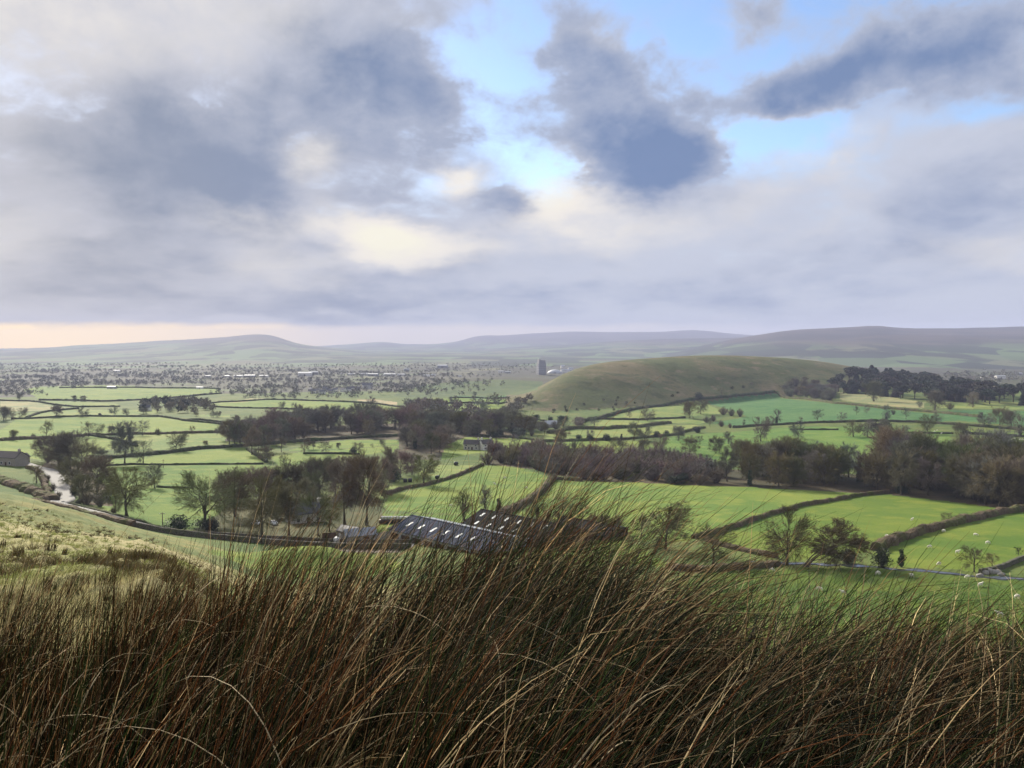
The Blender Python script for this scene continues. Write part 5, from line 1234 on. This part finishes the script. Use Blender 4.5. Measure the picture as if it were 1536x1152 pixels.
def car(g, rz, label):
    e = empty('parked_car', (g[0], g[1], g[2] + .02), rz); tag(e, label, 'car')
    pr = [(-2.1, .35), (-2.15, .8), (-1.9, .95), (-1.45, 1.0), (-.9, 1.45), (.55, 1.47), (1.15, 1.02), (1.95, .88), (2.15, .68), (2.12, .35)]
    n = len(pr); V = [(x, s * (.86 if z < 1.1 else .66), z) for s in (-1, 1) for x, z in pr]
    MB().add(V, [(i, i + n, (i + 1) % n + n, (i + 1) % n) for i in range(n)] + [(9, 0, 1, 8), (8, 1, 2, 7), (7, 2, 3, 6), (6, 3, 4, 5), (n, n + 9, n + 8, n + 1), (n + 1, n + 8, n + 7, n + 2), (n + 2, n + 7, n + 6, n + 3), (n + 3, n + 6, n + 5, n + 4)]).build('body', MATS['white_paint'], e)
    for sd in (-1, 1): MB().add([(-1.2, sd * .83, 1.05), (.9, sd * .83, 1.05), (.5, sd * .70, 1.40), (-.85, sd * .70, 1.40)], [(0, 1, 2, 3)]).build('side_window', MATS['glass_dark'], e)
    MB().add([(1.13, -.70, 1.06), (1.13, .70, 1.06), (.62, .62, 1.45), (.62, -.62, 1.45)], [(0, 1, 2, 3)]).build('windscreen', MATS['glass_dark'], e)
    for x in (-1.3, 1.32):
        for sd in (-1, 1):
            w_ = MB().cyl((x, sd * .70, .33), (x, sd * .90, .33), .33, n=16).build('wheel', MATS['rubber'], e)
            MB().cyl((x, sd * .89, .33), (x, sd * .92, .33), .19, n=12).build('rim', MATS['cladding'], w_)
    return e
car(ground(384, 787, 225), 2.6, 'white car parked under the gnarled tree by the lane wall')
car(ground(410, 787, 225), 2.3, 'white car parked beside the dark roofed cottage')
# telegraph poles
def pole(px, py, hpx, label):
    g = ground(px, py, 180); h = hpx / F * g[1]; e = empty('telegraph_pole', tuple(g)); tag(e, label, 'pole')
    MB().cyl((0, 0, -.5), (0, 0, h), .15, .11, 8).build('post', MATS['timber_dark'], e, smooth=True)
    MB().box(-.9, .9, -.06, .06, h - .5, h - .38).build('crossarm', MATS['timber_dark'], e)
    for x in (-.8, .8): MB().cyl((x, 0, h - .38), (x, 0, h - .2), .05, .04, 6).build('insulator', MATS['white_paint'], e)
pole(245, 702, 13, 'telegraph pole in the roadside meadow')
pole(244, 792, 24, 'telegraph pole by the lane beside the round evergreen')
pole(1018, 690, 26, 'telegraph pole at the end of the thicket') if False else None

# boulders by the ruined wall
for px, py, s in ((1478, 861, 1.1), (1486, 860, 1.5), (1494, 860, 1.2), (1502, 863, .9), (1470, 864, .8)):
    g = ground(px, py, 150); rg = np.random.default_rng(px); me_ = Acc(); v = []
    for la in range(7):
        for lo in range(10):
            th, ph = math.pi * la / 6, 2 * math.pi * lo / 10; v.append((math.sin(th) * math.cos(ph), math.sin(th) * math.sin(ph), math.cos(th)))
    v = np.array(v); v *= (1 + .18 * np.sin(v[:, :1] * 4 + px) + .12 * np.cos(v[:, 1:2] * 5 + py)) * [s, s * .8, s * .6]; v = v + [g[0], g[1], g[2] + s * .2]
    q = [(la * 10 + lo, la * 10 + 10 + lo, la * 10 + 10 + (lo + 1) % 10, la * 10 + (lo + 1) % 10) for la in range(6) for lo in range(10)]
    me_.add(v, np.array(q)); tag(add_obj('boulder', me_.mesh('boulder', MATS['boulder'])), 'grey boulder in the tumbled heap at the wall end', 'boulder', 'boulders at the wall end')

# ============================================================ sheep
def sheep_mesh(graze):
    """one continuous body grown over a joint skeleton"""
    J = [((0, 0, .62), .22), ((.28, 0, .66), .235), ((-.3, 0, .64), .235), ((-.48, 0, .58), .12)]
    Ed = [(0, 1), (0, 2), (2, 3)]
    if graze: J += [((.52, 0, .60), .13), ((.66, 0, .34), .085), ((.76, 0, .14), .05)]
    else: J += [((.52, 0, .80), .12), ((.62, 0, .94), .10), ((.80, 0, .86), .055)]
    Ed += [(1, 4), (4, 5), (5, 6)]
    for b_, x in ((1, .30), (2, -.34)):
        for s in (-1, 1):
            k = len(J); J += [((x, s * .13, .40), .085), ((x + (.02 if b_ == 1 else -.04), s * .13, .20), .042), ((x, s * .13, .0), .036)]; Ed += [(b_, k), (k, k + 1), (k + 1, k + 2)]
    for s in (-1, 1):
        k = len(J); h = J[5][0]; J.append(((h[0] - .02, s * .13, h[2] + .03), .025)); Ed.append((5, k))
    me = bpy.data.meshes.new('s'); me.from_pydata([j[0] for j in J], Ed, []); o = bpy.data.objects.new('s', me); COL.objects.link(o)
    o.modifiers.new('skin', 'SKIN'); sub = o.modifiers.new('sub', 'SUBSURF'); sub.levels = 1
    for v, (_, r) in zip(me.skin_vertices[0].data, J): v.radius = (r, r)
    me.skin_vertices[0].data[0].use_root = True
    bpy.context.view_layer.update()
    ev = o.evaluated_get(bpy.context.evaluated_depsgraph_get()); out = bpy.data.meshes.new_from_object(ev); out.name = 'fleece_body'
    bpy.data.objects.remove(o); out.materials.clear(); out.materials.append(MATS['fleece'])
    for p in out.polygons: p.use_smooth = True
    return out
SHEEP = [sheep_mesh(True), sheep_mesh(False)]
def sheep(lst, label, group, s=1.15, ymin=120):
    for px, py in lst:
        g = ground(px, py, ymin)
        o = add_obj('sheep', SHEEP[random.random() < .35], loc=(g[0], g[1], g[2] - .02), rz=random.choice([0, math.pi]) + random.uniform(-.55, .55), scale=s)
        tag(o, label, 'sheep', group)
sheep([(94, 755), (144, 770), (161, 779), (167, 777)], 'white sheep grazing on the hillside above the lane', 'hillside sheep', ymin=100)
sheep([(1157, 857), (1230, 886), (1265, 892), (1452, 868), (1470, 880), (1525, 898), (1316, 862), (1368, 866), (1500, 925)], 'white sheep grazing the dark green pasture at the slope foot', 'pasture sheep', 1.12)
sheep([(1409, 848), (1416, 798), (1463, 804), (1481, 816), (1395, 822), (1436, 830)], 'white sheep in the field below the long hedge', 'sheep below the long hedge', 1.12)
sheep([(1368, 781), (1379, 793), (1330, 806), (1292, 737.5 + 4)], 'white sheep in the field between two hedges', 'sheep between two hedges', 1.12)
sheep([(1495 + 3.2 * k + random.uniform(-1, 1), 659.5 + random.uniform(-1.5, 7)) for k in range(15)], 'white sheep in the far flock below the dark hedge', 'far flock', 1.3)
sheep([(1402, 648), (1412, 651), (1406, 646.5), (1445, 647), (1450, 648), (1344, 647)], 'white sheep far off beside the bare tree row', 'sheep by the tree row', 1.3)
sheep([(676, 760), (757, 718), (742, 727), (790, 733)], 'white sheep in the open meadow behind the barns', 'meadow sheep', 1.2)
# ============================================================ tussock grass on the slope to the left
def _blade(N, bs):
    p = wpos(N)
    N.put(bs.inputs['Base Color'], N.scale(vtint(N), N.noise(p, 30, 2, .5) * .7 + .65))
def _blade_t(N, bs):
    _blade(N, bs)
    tr = N.node('ShaderNodeBsdfTranslucent'); N.put(tr.inputs[0], vtint(N)); mx = N.node('ShaderNodeMixShader'); mx.inputs[0].default_value = .22
    N.t.links.new(bs.outputs[0], mx.inputs[1]); N.t.links.new(tr.outputs[0], mx.inputs[2])
    out = [n for n in N.t.nodes if n.type == 'OUTPUT_MATERIAL'][0]; N.t.links.new(mx.outputs[0], out.inputs[0])
mat_new('grass_blade', _blade_t, 0.75, 0.2)
mat_new('rush_stem', _blade_t, 0.55, 0.08)
def tussocks():
    rg = np.random.default_rng(3); n = 9000
    lg = rg.uniform(math.log(9), math.log(150), n); y = np.exp(lg); u = rg.uniform((-80 - 768) / F, (360 - 768) / F, n); x = u * y
    m = 12
    dk = fbmn(x / 7, y / 7, 3); gl = fbmn(x / 19 + 40, y / 19, 3)
    keep = (fbmn(x / 2.1, y / 2.1, 3) > -.25); x, y, dk, gl = x[keep], y[keep], dk[keep], gl[keep]; n = len(x)
    z = H(x, y)
    k = np.repeat(np.arange(n), m); a = rg.uniform(0, 6.283, n * m)
    p = np.stack([x[k] + rg.normal(size=n * m) * .14, y[k] + rg.normal(size=n * m) * .14, z[k] - .02], 1)
    d = np.stack([np.cos(a) * .75 + .35, np.sin(a) * .75, np.full(n * m, .62)], 1)
    dark = (dk > .62)[k]
    L = np.where(dark, rg.uniform(.35, .7, n * m), rg.uniform(.16, .36, n * m)); w = np.maximum(.012, y[k] * .00062)
    V, Q, T = ribbons(p, d, L, w, rg, .5)
    straw = np.array([.42, .38, .20]); grn = np.array([.25, .275, .085]); dkc = np.array([.10, .08, .035])
    f = sstep(gl[k], -.5, .5)[:, None]; c = straw * f + grn * (1 - f); c = np.where(dark[:, None], dkc, c) * rg.uniform(.7, 1.25, (n * m, 1))
    tag(add_obj('tussock_grass', mk_mesh('tussock_grass', V, [Q, T], False, MATS['grass_blade'], np.repeat(c, 5, axis=0))), 'pale tussocky hill grass on the slope above the lane', kind='stuff')
tussocks()

# ============================================================ rushes in front of the viewer: wind-bent stems in dense clumps
def stems(p0, L, th0, th1, phi, r0, K, sides, cols, pw=1.3, twist=0.0, foot=None, wither=None):
    """curved tapering stems; th = lean from vertical at foot and tip, phi = direction of lean"""
    n = len(p0); s = np.linspace(0, 1, K)
    th = th0[:, None] + (th1 - th0)[:, None] * (s[None] ** pw)
    ph = phi[:, None] + twist * s[None] * np.ones((n, 1))
    d = np.stack([np.sin(th) * np.cos(ph), np.sin(th) * np.sin(ph), np.cos(th)], -1) * (L[:, None, None] / (K - 1))
    P = p0[:, None, :] + np.concatenate([np.zeros((n, 1, 3)), np.cumsum((d[:, 1:] + d[:, :-1]) / 2, axis=1)], 1)
    rad = r0[:, None] * np.maximum(1 - s[None] ** 2.2, .12)
    V, Q = tubes(P, rad, sides)
    if foot is None: C = np.repeat(np.repeat(cols[:, None, None, :], K, 1), sides, 2)
    else:                                                # green foot darkened with shade, withered tip
        f = sstep(s[None, :] - wither[:, None], -.14, .14)[:, :, None]
        C = np.repeat((foot[:, None] * (1 - f) + cols[:, None] * f)[:, :, None], sides, 2)
    return V, Q, C.reshape(-1, 3)
def rushes():
    rg = np.random.default_rng(12)
    nc = 640
    cy_ = np.sqrt(rg.uniform(.85 ** 2, 6.1 ** 2, nc * 3)); cu_ = rg.uniform(-.82, .82, nc * 3); cx_ = cu_ * (cy_ + .25)
    dens = fbmn(cx_ / 1.1, cy_ / 1.1, 2)
    ok = (dens > -.38) & ~((np.abs(cx_ / cy_ + .318) < .10) & (cy_ < 2.25) & (cy_ > .5))
    # thinner on the far left where the hillside shows
    lim = np.interp(cx_ / cy_, [-.66, -.5, -.42, -.36, .8], [5.5, 5.2, 5.4, 5.9, 6.2])
    ok &= cy_ < lim
    cx_, cy_ = cx_[ok][:nc], cy_[ok][:nc]; nc = len(cx_)
    per = (rg.integers(34, 70, nc) * np.interp(cy_, [1, 2.2, 3.4, 6], [.45, .6, .9, 1.0])).astype(int); k = np.repeat(np.arange(nc), per); n = len(k)
    rc = rg.uniform(.07, .17, nc)
    a = rg.uniform(0, 6.283, n); rr = rc[k] * np.sqrt(rg.uniform(0, 1, n))
    x = cx_[k] + np.cos(a) * rr; y = cy_[k] + np.sin(a) * rr; z = H(x, y) - .03
    u = x / np.maximum(y, .4)
    hs = (.82 + .20 * fbmn(cx_ / .7 + 9, cy_ / .7, 2) + .08 * rg.normal(size=nc))[k] * np.interp(u, [-.7, -.45, -.38, -.1, .1, .35, .7], [1.0, 1.02, 1.18, 1.24, 1.26, 1.12, 1.06])
    L = hs * np.where(rg.uniform(0, 1, n) < .4, rg.uniform(.4, .8, n), rg.uniform(.75, 1.22, n)) * 1.18; L = np.where(rg.uniform(0, 1, n) < .02, L * 1.28, L)
    L = np.minimum(L, .55 + .36 * y)                      # keep the nearest ones below the lens
    wind = np.interp(u, [-.7, -.3, 0, .7], [.30, .62, .88, 1.12]) + .16 * fbmn(cx_ / 1.4, cy_ / 1.4 + 30, 2)[k]
    th1 = np.clip(wind * 1.45 + rg.normal(size=n) * .34, .03, 1.75); th0 = np.clip(np.abs(rg.normal(size=n)) * .12, 0, .4)
    own = np.arctan2(np.sin(a) * rr, np.cos(a) * rr); wdir = .15 + rg.normal(size=n) * .55 + .5 * fbmn(cx_ / .9 + 3, cy_ / .9 + 8, 2)[k]
    lw = sstep(np.abs(wind), .05, .45) * .8
    phi = np.arctan2(np.sin(own) * (1 - lw) + np.sin(wdir) * lw, np.cos(own) * (1 - lw) + np.cos(wdir) * lw)
    # dead, broken-over stems
    dead = rg.uniform(0, 1, n) < np.interp(u, [-.7, 0, .7], [.05, .06, .08])
    droop = dead
    th1 = np.where(droop, rg.uniform(1.2, 2.5, n), th1); phi = np.where(droop, phi + rg.normal(size=n) * .5, phi)
    r0 = rg.uniform(.0018, .0036, n) * np.where(dead, 1.15, 1.0) * np.interp(y, [1, 3, 6], [.95, 1.0, 1.15])
    # every clump has its own mix of living green, brown and bleached stems
    cl_dead = np.clip(.23 + .20 * fbmn(cx_ / 1.0 + 21, cy_ / 1.0, 2) + .06 * rg.normal(size=nc), .02, .7)
    cl_rust = np.clip(.48 + .35 * fbmn(cx_ / .8 + 70, cy_ / .8, 2), .05, .9)
    cl_lum = np.exp(.30 * rg.normal(size=nc))
    ub = np.interp(u, [-.7, -.3, .0, .3, .7], [.9, 1.1, .95, .55, .42])          # greener to the right
    green = np.array([.034, .056, .014]); dgreen = np.array([.005, .009, .003]); brown = np.array([.062, .031, .014]); rust = np.array([.130, .047, .015]); straw = np.array([.56, .44, .25]); tan = np.array([.31, .195, .092])  # dark stems near black: foreground shade put into their colour
    t = rg.uniform(0, 1, n)
    c = np.where((t < cl_rust[k] * ub)[:, None], np.where((rg.uniform(0, 1, n) < .4)[:, None], rust, brown), np.where((rg.uniform(0, 1, n) < .45)[:, None], green, dgreen))
    pale = rg.uniform(0, 1, n) < cl_dead[k]
    c = np.where((pale | dead & droop)[:, None], np.where((rg.uniform(0, 1, n) < .45)[:, None], straw, tan), c) * (cl_lum[k] * rg.uniform(.7, 1.3, n))[:, None]
    foot = np.where((rg.uniform(0, 1, n) < .6)[:, None], [.008, .015, .004], [.011, .007, .004]) * rg.uniform(.6, 1.4, (n, 1))  # feet darker still, shade low among the stems painted in
    foot = np.where((dead & droop)[:, None], c * .6, foot)
    wither = np.clip(rg.normal(size=n) * .20 + .60, .1, 1.05)
    near = y < 3.1
    acc = Acc(); cols = []
    for msk, K in ((near, 8), (~near, 6)):
        p0 = np.stack([x, y, z], 1)[msk]
        V, Q, C = stems(p0, L[msk], th0[msk], th1[msk], phi[msk], r0[msk], K, 3, c[msk], 1.35, .15, foot[msk], wither[msk])
        acc.add(V, Q); cols.append(C)
    # scattered clumps on the slope to the left
    m = 150; yy = np.exp(rg.uniform(math.log(6.5), math.log(75), m)); xx = rg.uniform((-60 - 768) / F, (330 - 768) / F, m) * yy
    ph = fbmn(xx / 9, yy / 9, 2) > -.1; xx, yy = xx[ph], yy[ph]; m = len(xx); q = 46; kk = np.repeat(np.arange(m), q); N_ = m * q
    a2 = rg.uniform(0, 6.283, N_); r2 = rg.uniform(.12, .45, m)[kk] * np.sqrt(rg.uniform(0, 1, N_)); px_ = xx[kk] + np.cos(a2) * r2; py_ = yy[kk] + np.sin(a2) * r2
    c2 = np.where((rg.uniform(0, 1, N_) < .5)[:, None], [.11, .065, .028], [.055, .060, .020]) * rg.uniform(.6, 1.5, (N_, 1))
    V, Q, C = stems(np.stack([px_, py_, H(px_, py_) - .03], 1), rg.uniform(.3, .75, N_), np.abs(rg.normal(size=N_)) * .2, np.clip(.5 + rg.normal(size=N_) * .3, .05, 1.4), .2 + rg.normal(size=N_) * .8, np.maximum(.002, py_ * .00035), 4, 3, c2, 1.3)
    acc.add(V, Q); cols.append(C)
    print('rush stems', n)
    tag(add_obj('rushes', acc.mesh('rushes', MATS['rush_stem'], True, np.concatenate(cols))), 'dense dark brown and green rushes bent by the wind', kind='stuff')
rushes()
def dead_blades():
    """long withered blades arching over the rushes"""
    rg = np.random.default_rng(21); n = 520
    y = np.sqrt(rg.uniform(1.1 ** 2, 5.0 ** 2, n)); x = rg.uniform(-.75, .75, n) * y; z = H(x, y) + rg.uniform(.1, .55, n)
    L = rg.uniform(.35, .85, n); th0 = rg.uniform(.2, .8, n); th1 = rg.uniform(1.3, 2.4, n); phi = .1 + rg.normal(size=n) * .7
    back = rg.uniform(0, 1, n) < .2; phi = np.where(back, phi + math.pi, phi)
    c = np.array([.50, .41, .25]) * rg.uniform(.45, 1.1, (n, 1))
    V, Q, C = stems(np.stack([x, y, z], 1), L, th0, th1, phi, rg.uniform(.0016, .0034, n), 9, 3, c, 1.2, .5)
    tag(add_obj('withered_blades', mk_mesh('withered_blades', V, [Q], True, MATS['grass_blade'], C)), 'long withered straw blades arching over the rushes', kind='stuff')
dead_blades()
def pale_grass():
    """fine pale grass tangled between the rush clumps"""
    rg = np.random.default_rng(9); acc = Acc(); cols = []
    spots = [(-.70, 2.15, 1800, .26, .62)] + [(rg.uniform(-.7, .7) * yy, yy, 130, .25, .45) for yy in rg.uniform(1.5, 5.5, 40)]
    for sx, sy, n, rad, hl in spots:
        a = rg.uniform(0, 6.283, n); r = rad * np.sqrt(rg.uniform(0, 1, n)); x = sx + np.cos(a) * r; y = sy + np.sin(a) * r
        z = H(x, y) - .02
        L = hl * rg.uniform(.6, 1.25, n); th1 = rg.uniform(.5, 2.1, n); phi = rg.normal(size=n) * 1.0 + .2
        c = np.where((rg.uniform(0, 1, n) < .55)[:, None], [.235, .215, .085], [.13, .15, .045]) * rg.uniform(.6, 1.2, (n, 1))
        V, Q, C = stems(np.stack([x, y, z], 1), L, np.full(n, .08), th1, phi, rg.uniform(.0007, .0013, n), 5, 3, c, 1.5, .4); acc.add(V, Q); cols.append(C)
    tag(add_obj('pale_grass', acc.mesh('pale_grass', MATS['grass_blade'], True, np.concatenate(cols))), 'fine pale dead grass tangled among the rushes', kind='stuff')
pale_grass()
